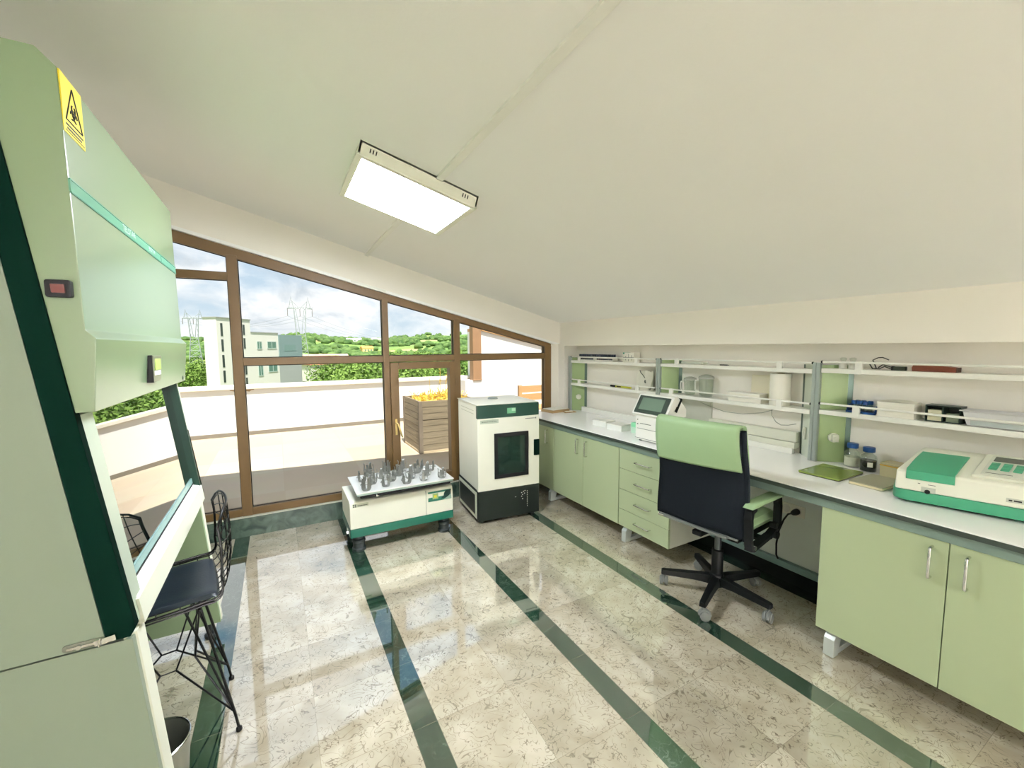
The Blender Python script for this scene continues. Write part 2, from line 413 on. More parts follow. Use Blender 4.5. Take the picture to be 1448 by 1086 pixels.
# terrace door between the second and third post
dm = MB()
dm.box(.95, 1.03, F0-.022, F1-.01, .18, 1.452); dm.box(1.56, 1.617, F0-.022, F1-.01, .18, 1.452)
dm.box(1.03, 1.56, F0-.022, F1-.01, 1.385, 1.452); dm.box(1.03, 1.56, F0-.022, F1-.01, .18, .29)
door = struct('door_1', dm, WOODF, bevel=.005)
p_ = MB(); p_._f([p_.bm.verts.new(q) for q in ((1.03, 4.2, .29), (1.56, 4.2, .29), (1.56, 4.2, 1.385), (1.03, 4.2, 1.385))]); p_.build('pane', PANE, door)
h = MB(); h.box(.98, 1.0, F0-.03, F0-.02, .74, .9); h.tube([(.99, F0-.03, .86), (.99, F0-.065, .86), (1.0, F0-.07, .85), (1.03, F0-.068, .74), (1.04, F0-.066, .72)], [.008, .008, .009, .008, .006], 8)
h.build('handle', mat('brass_handle', (190, 168, 110), .3, metal=.8, var=.05), door)
h = MB()
for z in (.4, 1.2): h.cyl((1.625, F0-.03, z), (1.625, F0-.03, z+.08), .009, 8)
h.build('hinge', WOODF, door)
# blind cassette / vent strip on the head member
v_ = MB(); 
v_.prism([(.62, zl(.62)+.07), (.93, zl(.93)+.07), (.93, zl(.93)+.1), (.62, zl(.62)+.1)], 'y', 4.12, 4.165)
vt = v_.build('window_vent', WHITE, None, .003); tag(vt, 'thin white trickle vent on the brown sloping window head', 'vent')
# surface conduit across the ceiling
n_ = Vector((.2685, 0, 1)).normalized()
def onceil(x, y, d=0.): p = Vector((x, y, zc(x))); return p-n_*d
cr = Matrix(((n_.z, 0, n_.x), (0, 1, 0), (-n_.x, 0, n_.z)))  # local x runs down the slope, z is the ceiling normal
c_ = MB(); c_.obox(onceil(.768, 3.445, .008), (.034, 1.39, .02), cr)
tag(c_.build('cable_trunking', WHITE, None, .002), 'short white cable trunking on the ceiling between the lamp and the window', 'cable trunking', 'ceiling cable trunking')
c_ = MB(); c_.obox(onceil(.768, .13, .008), (.034, 3.98, .02), cr)
tag(c_.build('cable_trunking', WHITE, None, .002), 'long white cable trunking on the ceiling running from the lamp towards the viewer', 'cable trunking', 'ceiling cable trunking')
# ceiling lamps (all but the first are unseen fill added behind the viewpoint)
def lamp(x, y, power, label, wall=None):
    t = thing('added_wall_fill' if wall else 'ceiling_lamp', label, 'wall lamp' if wall else 'ceiling lamp', wall or onceil(x, y), 0)
    t.rotation_euler = Euler((-PI/2+.2, 0, 0)) if wall else cr.to_euler()
    b = MB(); W, D, Hh = .31, .307, .066
    b.box(-W, W, -D, -D+.012, -Hh, 0); b.box(-W, W, D-.012, D, -Hh, 0); b.box(-W, -W+.012, -D, D, -Hh, 0); b.box(W-.012, W, -D, D, -Hh, 0); b.box(-W, W, -D, D, -.012, -.0005)
    b.build('housing', CREAM, t, .002)
    f = MB(); 
    for a in ((-W-.004, W+.004, -D-.004, -D+.026), (-W-.004, W+.004, D-.026, D+.004), (-W-.004, -W+.026, -D, D), (W-.026, W+.004, -D, D)): f.box(*a, -Hh-.006, -Hh+.004)
    f.build('frame', CREAM, t, .002)
    d = MB(); d.box(-W+.02, W-.02, -D+.02, D-.02, -Hh-.001, -Hh+.004)
    m = mat('lamp_diffuser_%d' % round(power*10), (240, 245, 230), .5, var=0, emit=((238, 243, 252) if power < 60 else (240, 237, 250)), estr=power)
    d.build('diffuser', m, t)
    for cx in (-W+.05, W-.09):
        s = MB()
        for k in range(3): s.box(cx+k*.014, cx+k*.014+.005, -D-.001, -D+.002, -.042, -.022)
        s.build('vent_slot', BLACK, t)
    return t
lamp(.686, 2.434, LAMP_MAIN, 'square white ceiling lamp with glowing diffuser above the lab floor')
for i_, (lx, ly) in enumerate(((.45, -1.9), (.67, -3.1), (2.0, -2.6))):  # added out of view to brighten the room
    lamp(lx, ly, FILL_REAR, ('added unseen fill lamp on the ceiling just behind the viewpoint', 'added unseen fill lamp on the ceiling nearest the back wall', 'added unseen fill lamp low on the ceiling slope behind the viewpoint')[i_])
for wx, lab_ in ((-.7, 'added unseen fill lamp washing the back wall, under the high side of the roof'), (.55, 'added unseen fill lamp washing the middle of the back wall'), (1.8, 'added unseen fill lamp washing the back wall, under the low side of the roof')):  # added lamps turned to the back wall, for bounced fill
    lamp(0, 0, FILL_WALL, lab_, (wx, -2.55, zc(wx)-.36))
# ------------------------------------------------------------------ lab bench
BZ = .85
bench = thing('lab_worktop', 'long white laboratory worktop on green cabinets along the right wall', 'worktop', (2.7, 1.7, BZ))
def P_(name, mb, m, par, **k):
    """mesh written in world coordinates, hung on a parent that may sit anywhere"""
    o = mb.build(name, m, None, **k); o.parent = par
    o.matrix_parent_inverse = (Matrix.Translation(par.location) @ par.rotation_euler.to_matrix().to_4x4()).inverted()
    return o
w = MB(); w.prism([(2.375, -.6), (3.13, -.6), (3.13, 4.04), (2.945, 4.04), (2.945, 4.13), (2.375, 4.13)], 'z', BZ-.022, BZ)
P_('top', w, WHITE_G, bench, bevel=.003)
w = MB(); w.box(2.374, 2.386, -.6, 4.13, BZ-.028, BZ-.006); P_('edge_band', w, mat('dark_edge_band', (44, 56, 48), .5), bench)
w = MB(); w.box(2.392, 2.43, -.6, 4.13, BZ-.075, BZ-.028); P_('apron', w, STEELG, bench, bevel=.002)
w = MB(); w.box(3.045, 3.075, 2.82, 3.84, BZ, BZ+.055); w.box(3.045, 3.075, 1.55, 2.53, BZ, BZ+.04)
P_('upstand', w, WHITE, bench, bevel=.003)

def handle(p0, p1, out=.03, r=.0055):
    """bow handle from p0 to p1 standing out towards -X"""
    m_ = MB(); a, b = Vector(p0), Vector(p1); o = Vector((-out, 0, 0)); d = (b-a).normalized()
    m_.tube([a+Vector((.004, 0, 0)), a+o*.7, a+o*.93+d*.004, a+o+d*.012, b+o-d*.012, b+o*.93-d*.004, b+o*.7, b+Vector((.004, 0, 0))], r, 10)
    return m_
def foot(y, x=2.40):
    m_ = MB(); m_.prism([(x, .003), (x+.05, .003), (x+.09, .13), (x+.035, .13), (x+.002, .095)], 'y', y-.024, y+.024)
    m_.prism([(x+.05, .003), (x+.42, .003), (x+.42, .03), (x+.06, .035)], 'y', y-.02, y+.02)
    return m_
def cabinet(name, label, y0, y1, doors=0, drawers=0, hy=(), feet=(), z0=.13, z1=.775):
    t = thing(name, label, 'cabinet', (2.66, (y0+y1)/2, 0), group='green base cabinets under the worktop')
    b = MB(); b.box(2.421, 2.93, y0+.001, y1-.001, z0, z1); P_('body', b, mat('cabinet_carcass_white', (206, 210, 194), .5, var=.02), t, bevel=.001)
    if doors:
        wd = (y1-y0)/doors
        for k in range(doors):
            b = MB(); b.box(2.40, 2.4205, y0+k*wd+.0018, y0+(k+1)*wd-.0018, z0, z1)
            d = P_('door', b, SAGE, t, bevel=.0012)
            q = P_('handle', handle((2.40, hy[k], .605), (2.40, hy[k], .74)), CHROME, t); 
            q.parent = d; q.matrix_parent_inverse = d.matrix_parent_inverse.copy(); q.matrix_parent_inverse = Matrix.Identity(4)
            q.matrix_local = Matrix.Identity(4)
    if drawers:
        zs = [z0, .272, .438, .609, z1]
        for k in range(4):
            b = MB(); b.box(2.40, 2.4205, y0+.0018, y1-.0018, zs[k]+.0016, zs[k+1]-.0016)
            d = P_('drawer', b, SAGE, t, bevel=.0012)
            zc_ = [.207, .36, .525, .695][k]
            q = handle((2.40, 2.19, zc_), (2.40, 2.342, zc_), r=.005).build('handle', CHROME, d)
    for y in feet:
        P_('foot', foot(y), mat('silver_foot', (196, 204, 200), .4, metal=.3, var=.04), t, bevel=.003)
    return t
cabinet('base_cabinet', 'single-door green base cabinet at the window end of the worktop', 3.47, 4.11, 1, hy=(3.58,), feet=(3.54,))
cabinet('base_cabinet', 'two-door green base cabinet between the window-end cabinet and the drawers', 2.535, 3.466, 2, hy=(2.945, 3.075), feet=())
cabinet('drawer_cabinet', 'green drawer unit with four drawers beside the office chair', 2.02, 2.531, 0, 4, feet=(2.47,))
cabinet('base_cabinet', 'large two-door green cabinet below the spectrophotometer', .122, 1.065, 2, hy=(.535, .645), feet=(1.0,))

# service columns: aluminium post in front, slanted panels running back to the wall
def column(yc, label, socket_right=True, socket_left=False):
    t = thing('service_column', label, 'service column', (3.05, yc, BZ), group='green service columns along the worktop')
    a = MB(); a.box(2.985, 3.005, yc-.024, yc+.024, BZ+.001, 1.485); 
    for s in (-.012, .012): a.box(2.981, 2.986, yc+s-.009, yc+s+.009, BZ+.001, 1.485)
    P_('post', a, ALU, t, bevel=.0015)
    for sgn, m_, nm in ((-1, SAGE_P, 'panel'), (1, mat('column_left_panel', (214, 222, 206), .4, var=.02), 'panel')):
        b = MB(); y0, y1 = yc+sgn*.022, yc+sgn*.138
        b.prism([(3.003, y0), (3.123, y1), (3.117, y1-sgn*.012), (3.003, y0-sgn*.012)], 'z', BZ+.001, 1.47); P_(nm, b, m_, t)
        e = MB(); e.prism([(3.108, y1-sgn*.014), (3.128, y1+sgn*.006), (3.129, y1-sgn*.02), (3.118, y1-sgn*.03)], 'z', BZ+.001, 1.465); P_('rear_profile', e, mat('dark_grey_profile', (84, 106, 94), .4, metal=.3), t)
        if (sgn < 0 and socket_right) or (sgn > 0 and socket_left):
            s = MB(); c = Vector((3.06, yc+sgn*.08, 1.01)); R = Euler((0, 0, PI/4 if sgn < 0 else -PI/4)).to_matrix()
            u = R @ Vector((1, 0, 0)) if sgn < 0 else R @ Vector((1, 0, 0)); nrm = Vector((-1, sgn*1., 0)).normalized(); tng = Vector((1, sgn*1., 0)).normalized()
            def pt(a_, h_, d_): return c+tng*a_+Vector((0, 0, h_))+nrm*d_
            def blk(a0, a1, h0, h1, d0, d1):
                s.hexa([pt(a0, h0, d0), pt(a1, h0, d0), pt(a1, h0, d1), pt(a0, h0, d1), pt(a0, h1, d0), pt(a1, h1, d0), pt(a1, h1, d1), pt(a0, h1, d1)])
            if sgn < 0:
                s.tube([pt(0, 0, .003), pt(0, 0, .014)], .030, 20); blk(-.017, .017, -.022, .024, .012, .04); blk(-.03, -.014, -.012, .016, .003, .022)
                s.tube([pt(0, 0, .04), pt(0, 0, .046)], .012, 12)
            else:
                blk(-.018, .018, -.04, .04, .003, .012); blk(-.008, .008, -.028, .028, .012, .018)
            P_('socket', s, PALEW, t, bevel=.002)
    return t
column(3.99, 'slanted green service column closest to the window')
column(2.675, 'service column with aluminium post right behind the touchscreen analyzer', False)
column(1.40, 'tall service column behind the green folder, socket on its green face', True, True)
column(.09, 'service column beyond the spectrophotometer', True, True)

def shelf(y1, y0, zt, label, brk):
    """shelf board with its retaining rail; y1 is the window end"""
    t = thing('wall_shelf', label, 'shelf', (3.05, (y0+y1)/2, zt), group='narrow white shelves between the service columns')
    b = MB(); b.prism([(2.985, y0+.026), (3.006, y0+.03), (3.126, y0+.15), (3.126, y1-.15), (3.006, y1-.03), (2.985, y1-.026)], 'z', zt-.028, zt)
    P_('board', b, WHITE, t, bevel=.002)
    r = MB(); r.tube([(2.992, y0+.028, zt+.04), (2.992, y1-.028, zt+.04)], .0065, 10); P_('rail', r, WHITE, t)
    for y in (y0+.026, y1-.026):
        e = MB(); e.cyl((2.992, y-.004, zt+.04), (2.992, y+.004, zt+.04), .0085, 10); P_('rail_end', e, BLACK, t)
    for y in brk:
        k = MB(); k.box(2.983, 3.0, y-.018, y+.018, zt-.02, zt+.047); P_('bracket', k, WHITE, t, bevel=.002)
    return t
Z1, Z2 = (1.175, 1.178, 1.188), (1.437, 1.441, 1.45)
shelf(3.99, 2.675, Z2[0], 'upper white shelf nearest the window, holding the dark vial racks', (3.82, 2.945))
shelf(3.99, 2.675, Z1[0], 'lower white shelf nearest the window, holding the white bag and marker', (3.82, 2.93))
shelf(2.675, 1.40, Z2[1], 'upper white shelf above the jugs and the paper roll', (2.48, 1.63))
shelf(2.675, 1.40, Z1[1], 'lower white shelf carrying the jugs and the paper roll', (2.53, 1.62))
shelf(1.40, .09, Z2[2], 'upper white shelf above the paper stack and white tray', (1.18, .3))
shelf(1.40, .09, Z1[2], 'lower white shelf carrying the paper stack and white tray', (1.18, .3))

# --- things on the shelves, window end
def vial_rack(y, n, i):
    t = thing('vial_rack', ('white rack of dark-capped vials on the upper shelf, nearest the window', 'white rack of dark-capped vials on the upper shelf, nearer the white carton')[i], 'vial rack', (3.055, y, Z2[0]+.0), group='vial racks on the upper shelf')
    L_ = n*.033
    b = MB(); b.box(-.034, .034, -L_/2-.008, L_/2+.008, .0, .012); b.box(-.034, .034, -L_/2-.008, L_/2+.008, .03, .036)
    for s in (-1, 1): b.box(-.034, .034, s*(L_/2+.008)-.003, s*(L_/2+.008)+.003, 0, .036)
    b.build('frame', WHITE, t)
    v = MB(); c = MB()
    for r_ in (-.017, .017):
        for k in range(n):
            yy = -L_/2+.0165+k*.033
            v.lathe([(.0105, .012), (.0105, .044)], (r_, yy, 0), 10); c.lathe([(.0118, .044), (.0118, .07), (.010, .072)], (r_, yy, 0), 10)
    v.build('vials', mat('amber_dark_vial', (40, 52, 56), .2, var=.2), t); c.build('caps', mat('navy_cap', (26, 42, 60), .45, var=.3, scale=60), t)
vial_rack(3.745, 8, 0); vial_rack(3.445, 8, 1)
t = thing('carton', 'small white printed carton on the upper shelf beside the vial racks', 'box', (3.06, 3.075, Z2[0]))
b = MB(); b.box(-.045, .035, -.075, .075, 0, .095); b.build('box', PAPER, t, .002)
b = MB(); b.box(-.0465, -.045, -.004, .0, .01, .085); b.box(-.0465, -.045, -.07, .07, .045, .049); b.box(-.0465, -.045, -.045, -.041, .02, .07); b.box(-.0465, -.045, .035, .039, .02, .06); b.build('print', INKG, t)
b = MB(); b.box(-.046, .036, .055, .076, .08, .096); b.build('lid_edge', TEALL, t, .001)
t = thing('equipment_bag', 'crumpled white sack standing on the lower shelf behind the analyzer', 'bag', (3.06, 2.905, Z1[0]))
b = MB()
def bagf(u, v):
    a = 2*PI*u; z = v*.185; k = (1-.12*v-.5*max(0, v-.7)**1.2)
    r = (.055*k*(1+.12*math.sin(3*a+4*v)), .10*k*(1+.06*math.cos(5*a-6*v)))
    return (r[0]*math.cos(a)*.95, r[1]*math.sin(a)-.02*v, z+.006*math.sin(4*a)*v)
V = b.grid(bagf, 28, 12, True); b._f([q[-1] for q in V]); b._f([q[0] for q in V][::-1])
b.build('sack', mat('white_sack', (222, 220, 206), .6, var=.1, scale=20, bump=.5, bscale=40), t)
b = MB(); b.tube([(-.045, -.05, .12), (-.055, -.03, .15), (-.05, 0, .17), (-.03, .03, .19)], .004, 6); b.tube([(-.054, -.06, .10), (-.06, -.062, .09), (-.054, -.064, .075)], .007, 6); b.build('print', INKG, t)
b = MB(); b.tube([(-.02, -.086, .0+.01), (-.01, -.094, .07), (-.01, -.085, .13), (-.01, -.06, .165)], .005, 6); b.build('strap', BLACK, t)
t = thing('marker_pen', 'yellow and black marker pen lying on the lower shelf near the window', 'pen', (3.02, 3.20, Z1[0]+.012), 0)
b = MB(); b.cyl((0, .05, 0), (0, .125, 0), .0105, 12); b.build('cap', BLACK, t)
b = MB(); b.cyl((0, -.16, 0), (0, .05, 0), .0095, 12); b.build('barrel', mat('yellow_plastic', (206, 206, 70), .4), t)
b = MB(); b.box(-.0105, -.009, -.03, .03, -.004, .006); b.build('print', INK, t)
# --- middle bay, lower shelf
def jug(y, label, s=1.):
    t = thing('glass_jug', label, 'jug', (3.055, y, Z1[1]), 0, group='clear lidded jugs on the lower shelf')
    b = MB(); b.lathe([(.042*s, .002), (.046*s, .02), (.05*s, .125*s), (.053*s, .135*s), (.051*s, .135*s), (.048*s, .12*s), (.044*s, .022), (.03*s, .006)], n=28, capt=True); b.build('vessel', CLEAR, t)
    b = MB(); b.lathe([(.054*s, .134*s), (.056*s, .142*s), (.05*s, .152*s), (.03*s, .162*s), (.014*s, .166*s)], n=24); b.build('lid', mat('smoky_lid', (168, 172, 162), .25, var=.05), t)
    b = MB(); b.tube([(-.02, .05*s, .12*s), (-.02, .078*s, .118*s), (-.02, .082*s, .10*s), (-.02, .08*s, .05*s), (-.02, .048*s, .035*s)], .006, 8); b.build('handle', WHITE, t)
jug(2.39, 'clear jug on the lower shelf, closer to the window of the pair', .95); jug(2.235, 'clear jug with domed lid on the lower shelf, closer to the white boxes', 1.1)
for k, (dz, lab) in enumerate(((0, 'white flat box at the bottom of the stack next to the paper roll'), (.034, 'white flat box on top of the stack next to the paper roll'))):
    t = thing('flat_box', lab, 'box', (3.055, 1.88+.01*k, Z1[1]+dz), 0, group='white flat boxes beside the paper roll')
    b = MB(); b.box(-.05, .05, -.125, .125, 0, .026); b.build('box', PAPER, t, .002)
    b = MB(); b.box(-.052, .052, -.127, .127, .0255, .0335); b.build('lid', WHITE, t, .002)
t = thing('paper_roll', 'tall white paper towel roll standing on the lower middle shelf', 'paper roll', (3.058, 1.655, Z1[1]))
b = MB(); b.lathe([(.062, 0), (.064, .004), (.064, .216), (.062, .22), (.022, .22), (.022, .205)], n=36); b.build('paper', PAPER, t)
b = MB(); b.lathe([(.0225, .2), (.0225, .222), (.019, .222), (.019, .2)], n=20); b.build('core', mat('brown_card', (160, 134, 100), .8), t)
t = tag(MB().box(-.004, .0, -.09, .09, 0, .2).build('acrylic_panel', mat('cream_panel', (226, 220, 196), .5), None, loc=(3.11, 1.80, Z1[1])), 'cream board leaning at the wall behind the paper roll', 'board')
b = MB(); b.tube([(0, -.10, .012), (0, .10, .012)], .012, 10); b.tube([(.02, -.13, .01), (.02, .12, .01)], .01, 10)
tag(b.build('glass_tubing', mat('milky_tubing', (228, 232, 222), .3), None, loc=(3.05, 2.37, Z2[1])), 'pale glass tubing lying on the upper middle shelf', 'tubing')
b = MB(); b.box(-.006, .006, -.03, .03, 0, .008); b.box(-.004, .004, -.045, -.03, .002, .006)
tag(b.build('black_clip', BLACK, None, .001, loc=(3.03, 2.07, Z2[1])), 'small black clip on the upper middle shelf', 'clip')
# flat pale grey slab and wall gear under the middle shelf
b = MB(); b.box(3.112, 3.129, 2.22, 2.52, .93, 1.145); tag(b.build('wall_slab', mat('pale_grey_slab', (198, 200, 186), .5), None, .003), 'flat pale grey slab on the wall just behind the touchscreen analyzer', 'box')
t = thing('wall_trunking', 'cream horizontal wall trunking under the lower middle shelf', 'trunking', (3.1, 1.88, .9))
b = MB(); b.box(3.075, 3.129, 1.545, 2.215, .93, 1.0); P_('upper_duct', b, PALEW, t, bevel=.002)
b = MB(); b.box(3.06, 3.129, 1.545, 2.215, .885, .928); P_('lower_duct', b, PALEW, t, bevel=.002)
b = MB(); b.tube([(3.118, 2.42, 1.142), (3.11, 2.25, 1.10), (3.11, 2.1, 1.068), (3.11, 1.95, 1.07), (3.11, 1.8, 1.10), (3.118, 1.7, 1.142)], .0022, 6)
tag(b.build('hanging_cable', mat('grey_cable', (150, 154, 140), .5), None), 'thin grey cable sagging across the wall under the middle shelf', 'cable')
b = MB(); b.tube([(3.11, 1.735, 1.145), (3.10, 1.725, 1.09), (3.09, 1.69, 1.05), (3.08, 1.65, 1.035), (3.075, 1.60, 1.042), (3.07, 1.545, 1.06)], .0022, 6)
tag(b.build('short_cable', mat('grey_cable_dark', (120, 124, 112), .5), None), 'short grey cable looping down to the tall service column', 'cable')
# --- near bay, lower shelf
t = thing('tube_rack', 'blue tube rack with blue caps on the lower shelf beside the paper stack', 'rack', (3.055, 1.165, Z1[2]), -.12)
b = MB(); b.box(-.045, .045, -.075, .075, 0, .012); b.box(-.045, .045, -.075, .075, .034, .04)
for s in (-1, 1): b.prism([(-.045, 0), (.045, 0), (.02, .05), (-.02, .05)], 'y', s*.073-.003, s*.073+.003)
b.build('frame', BLUE, t, .001)
for k, (dx, dy) in enumerate(((-.02, .045), (-.02, .015), (-.02, -.015), (.02, .045), (.02, .015), (.02, -.02))):
    b = MB(); b.lathe([(.011, .014), (.011, .055)], (dx, dy, 0), 12); c = b.build('tube', TCLEAR, t)
    b = MB(); b.lathe([(.0135, .052), (.0135, .07), (.011, .073)], (dx, dy, 0), 12); b.build('cap', BLUECAP, c)
t = thing('paper_stack', 'thick stack of white sheets on the lower shelf between rack and black holder', 'paper', (3.052, 1.005, Z1[2]))
b = MB()
for k in range(20): 
    o_ = rnd.uniform(-.002, .002)+.004*math.sin(k/19*PI)
    b.box(-.05+o_, .05+o_, -.083+o_, .083-o_, k*.0042, k*.0042+.0041)
b.build('sheets', PAPER, t)
b = MB(); 
b.grid(lambda u, v: (-.05+.1*u, -.083+.166*v, .0845+.008*math.sin(PI*v)*(.5+.5*u)), 6, 10); b.build('top_sheet', PAPER, t)
t = thing('card_holder', 'black divided holder with pale cards beside the white tray', 'holder', (3.055, .815, Z1[2]))
b = MB(); b.box(-.04, .045, -.068, .068, 0, .006); b.box(.035, .045, -.068, .068, 0, .088)
for y in (-.068, -.004, .062): b.box(-.04, .045, y, y+.006, 0, .082)
b.box(-.042, .045, -.068, .068, .082, .088); b.build('frame', mat('dark_green_black', (12, 34, 28), .35), t, .001)
b = MB(); b.box(-.036, .03, .004, .058, .006, .062); b.build('cards', mat('cream_cards', (206, 204, 176), .8), t)
b = MB(); b.box(-.03, .03, -.058, -.012, .006, .05); b.build('cards', mat('grey_cards', (130, 140, 118), .8), t)
t = thing('storage_tray', 'long white plastic tray on the lower shelf right of the black holder', 'tray', (3.055, .50, Z1[2]))
b = MB()
def ring(z, a, c): return [(-a, -c, z), (a, -c, z), (a, c, z), (-a, c, z)]
R = [[b.bm.verts.new(p) for p in ring(*q)] for q in ((0.002, .045, .222), (.03, .05, .23), (.072, .056, .238), (.078, .066, .25), (.074, .066, .25), (.069, .052, .232), (.006, .041, .218))]
for i in range(6):
    for k in range(4): b._f([R[i][k], R[i][(k+1) % 4], R[i+1][(k+1) % 4], R[i+1][k]])
b._f(R[0][::-1]); b._f(R[-1]); b.build('tray', mat('white_grey_tray', (216, 216, 216), .45, var=.03), t, .002)
b = MB(); b.box(-.05, -.048, -.22, .21, .006, .028); b.build('label_strip', mat('blue_grey_strip', (176, 186, 184), .5), t)
# --- near bay, upper shelf
for k, (y, lab) in enumerate(((1.285, 'small white tub with clear stopper on the upper shelf, nearer the service column'), (1.235, 'small white tub with clear stopper on the upper shelf, nearer the dark cable'))):
    t = thing('sample_tub', lab, 'tub', (3.05, y, Z2[2]), group='small white tubs on the upper shelf')
    b = MB(); b.lathe([(.021, 0), (.022, .03), (.022, .04), (.017, .042)], n=18); b.build('tub', WHITE, t)
    b = MB(); b.lathe([(.012, .042), (.012, .05), (.017, .054), (.017, .064), (.008, .068)], n=16); b.build('stopper', CLEAR, t)
b = MB(); 
b.tube([(0, .06, .035), (-.01, .04, .006), (.0, .01, .006), (.005, -.01, .02), (0, -.04, .008), (-.01, -.06, .012), (0, -.03, .022), (.01, 0, .03), (.01, .02, .012)], .0035, 7)
b.tube([(0, .045, .055), (0, .02, .07), (0, 0, .072), (0, -.03, .058)], .003, 7); b.tube([(0, .045, .055), (.0, .03, .02), (0, .025, .005)], .003, 7)
tag(b.build('coiled_lead', mat('dark_cable', (60, 62, 54), .5), None, loc=(3.055, 1.095, Z2[2])), 'tangled dark lead on the upper shelf beside the small black battery', 'cable')
t = thing('battery_pack', 'small black block on the upper shelf right of the tangled lead', 'battery', (3.05, 1.015, Z2[2]))
b = MB(); b.box(-.012, .012, -.032, .028, 0, .022); b.build('case', mat('olive_black', (40, 48, 32), .5), t, .003)
b = MB(); b.box(-.013, .013, .022, .033, -.0 , .024); b.build('cap', BLACK, t, .002)
t = thing('wooden_block', 'reddish-brown wooden case lying on the upper right shelf', 'case', (3.055, .865, Z2[2]))
b = MB(); b.prism([(-.085, 0), (-.085, .024), (-.03, .033), (.085, .033), (.09, .02), (.088, 0)], 'x', -.03, .03); b.build('case', mat('red_brown_wood', (106, 52, 30), .5, var=.2, scale=14, stretch=(1, .2, 1)), t, .002)
b = MB(); b.box(-.031, .031, -.088, -.084, 0, .025); b.build('end_plate', mat('dark_brown', (58, 36, 26), .5), t)

# --- on the worktop
def book(name, lab, cat, x, y, rz, w_, d_, h_, cover, pages):
    t = thing(name, lab, cat, (x, y, BZ), rz)
    b = MB(); b.box(-w_/2, w_/2, -d_/2, d_/2, 0, .004); b.box(-w_/2, w_/2, -d_/2, d_/2, h_-.004, h_); b.box(-w_/2, -w_/2+.005, -d_/2, d_/2, 0, h_); b.build('cover', cover, t, .002)
    b = MB(); b.box(-w_/2+.004, w_/2-.006, -d_/2+.005, d_/2-.005, .004, h_-.004); b.build('pages', pages, t)
    return t
t = thing('document_folder', 'glossy olive-green folder lying on the worktop before the tall service column', 'folder', (2.79, 1.205, BZ), .0)
b = MB(); b.prism(rrect(-.145, .145, -.105, .105, .012), 'z', .004, .013); b.build('cover', mat('olive_folder', (118, 138, 56), .22, var=.03, coat=.3), t, .002)
b = MB(); b.prism(rrect(-.143, .143, -.103, .103, .012), 'z', 0, .0045); b.build('back', BLACK, t)
b = MB(); b.box(-.105, -.085, .075, .09, .013, .0133); b.build('emblem', mat('pale_emblem', (176, 190, 120), .4), t)
t = thing('notebook', 'closed grey-beige notebook with cream edge beside the green folder', 'notebook', (2.785, .985, BZ), -.05)
b = MB(); b.prism(rrect(-.125, .125, -.077, .077, .012), 'z', .0135, .018); b.prism(rrect(-.125, .125, -.077, .077, .012), 'z', 0, .003); b.build('cover', mat('taupe_cover', (164, 162, 136), .5, var=.03), t, .001)
b = MB(); b.prism(rrect(-.123, .123, -.075, .075, .01), 'z', .003, .0135); b.build('pages', mat('cream_pages', (228, 216, 180), .8), t)
def bottle(y, x, lab, fill, fillmat):
    t = thing('reagent_bottle', lab, 'bottle', (x, y, BZ), group='blue-capped reagent bottles on the worktop')
    b = MB(); b.lathe([(.038, .001), (.041, .006), (.041, .075), (.036, .092), (.02, .106), (.018, .112), (.018, .122), (.016, .122), (.016, .11), (.033, .09), (.037, .074), (.036, .008)], n=28); b.build('bottle', CLEAR, t)
    b = MB(); b.lathe([(.037, .004), (.0385, .008), (.0385, fill)], n=28); b.build('contents', fillmat, t)
    b = MB(); b.lathe([(.028, .115), (.029, .118), (.029, .14), (.027, .144), (.01, .145)], n=24); b.build('cap', BLUECAP, t)
    return t
bottle(1.215, 3.068, 'blue-capped glass bottle holding white powder beside the service column', .06, mat('white_powder', (228, 226, 206), .8))
bt = bottle(1.118, 3.03, 'blue-capped glass bottle holding near-black liquid', .066, mat('dark_liquid', (14, 16, 14), .15))
b = MB(); 
for k in range(5): 
    a = PI+.55+(k-2)*.12
    b.obox((.0415*math.cos(a), .0415*math.sin(a), .045), (.0012, .0055, .028), Euler((0, 0, a)))
b.build('label', PAPER, bt)
t = thing('foam_case', 'beige box with a yellow band between dark bottle and spectrophotometer', 'box', (3.02, .985, BZ), -.1)
b = MB(); b.box(-.05, .05, -.07, .055, 0, .062); b.build('base', mat('beige_box', (192, 184, 146), .6), t, .003)
b = MB(); b.box(-.051, .051, -.071, .056, .062, .067); b.build('band', mat('amber_band', (214, 168, 48), .5), t)
b = MB(); b.box(-.05, .05, -.07, .055, .067, .08); b.build('lid', mat('beige_lid', (178, 170, 136), .6), t, .003)
t = thing('ring_binder', 'tan covered notebook lying open on the worktop at the window end', 'book', (2.80, 3.99, BZ), .12)
b = MB(); b.box(-.15, .12, -.10, .10, 0, .006); b.box(-.15, .12, -.10, .10, .024, .029); b.box(-.15, -.145, -.1, .1, 0, .029); b.build('cover', mat('tan_cover', (176, 146, 98), .6), t, .001)
b = MB(); b.box(-.144, .115, -.095, .095, .006, .024); b.build('pages', mat('brown_pages', (186, 160, 116), .8), t)
b = MB(); b.box(-.13, .11, -.09, .09, .029, .034); b.build('papers', PAPER, t, .001)
t = thing('brown_card', 'small brown card sheet sticking out beside the tan notebook', 'card', (2.88, 3.85, BZ), -.2)
b = MB(); b.box(-.07, .07, -.04, .04, 0, .008); b.build('card', mat('brown_cardboard', (166, 134, 92), .7), t, .001)
b = MB(); b.box(-.05, .04, -.02, .02, .008, .012); b.build('slip', PAPER, t)
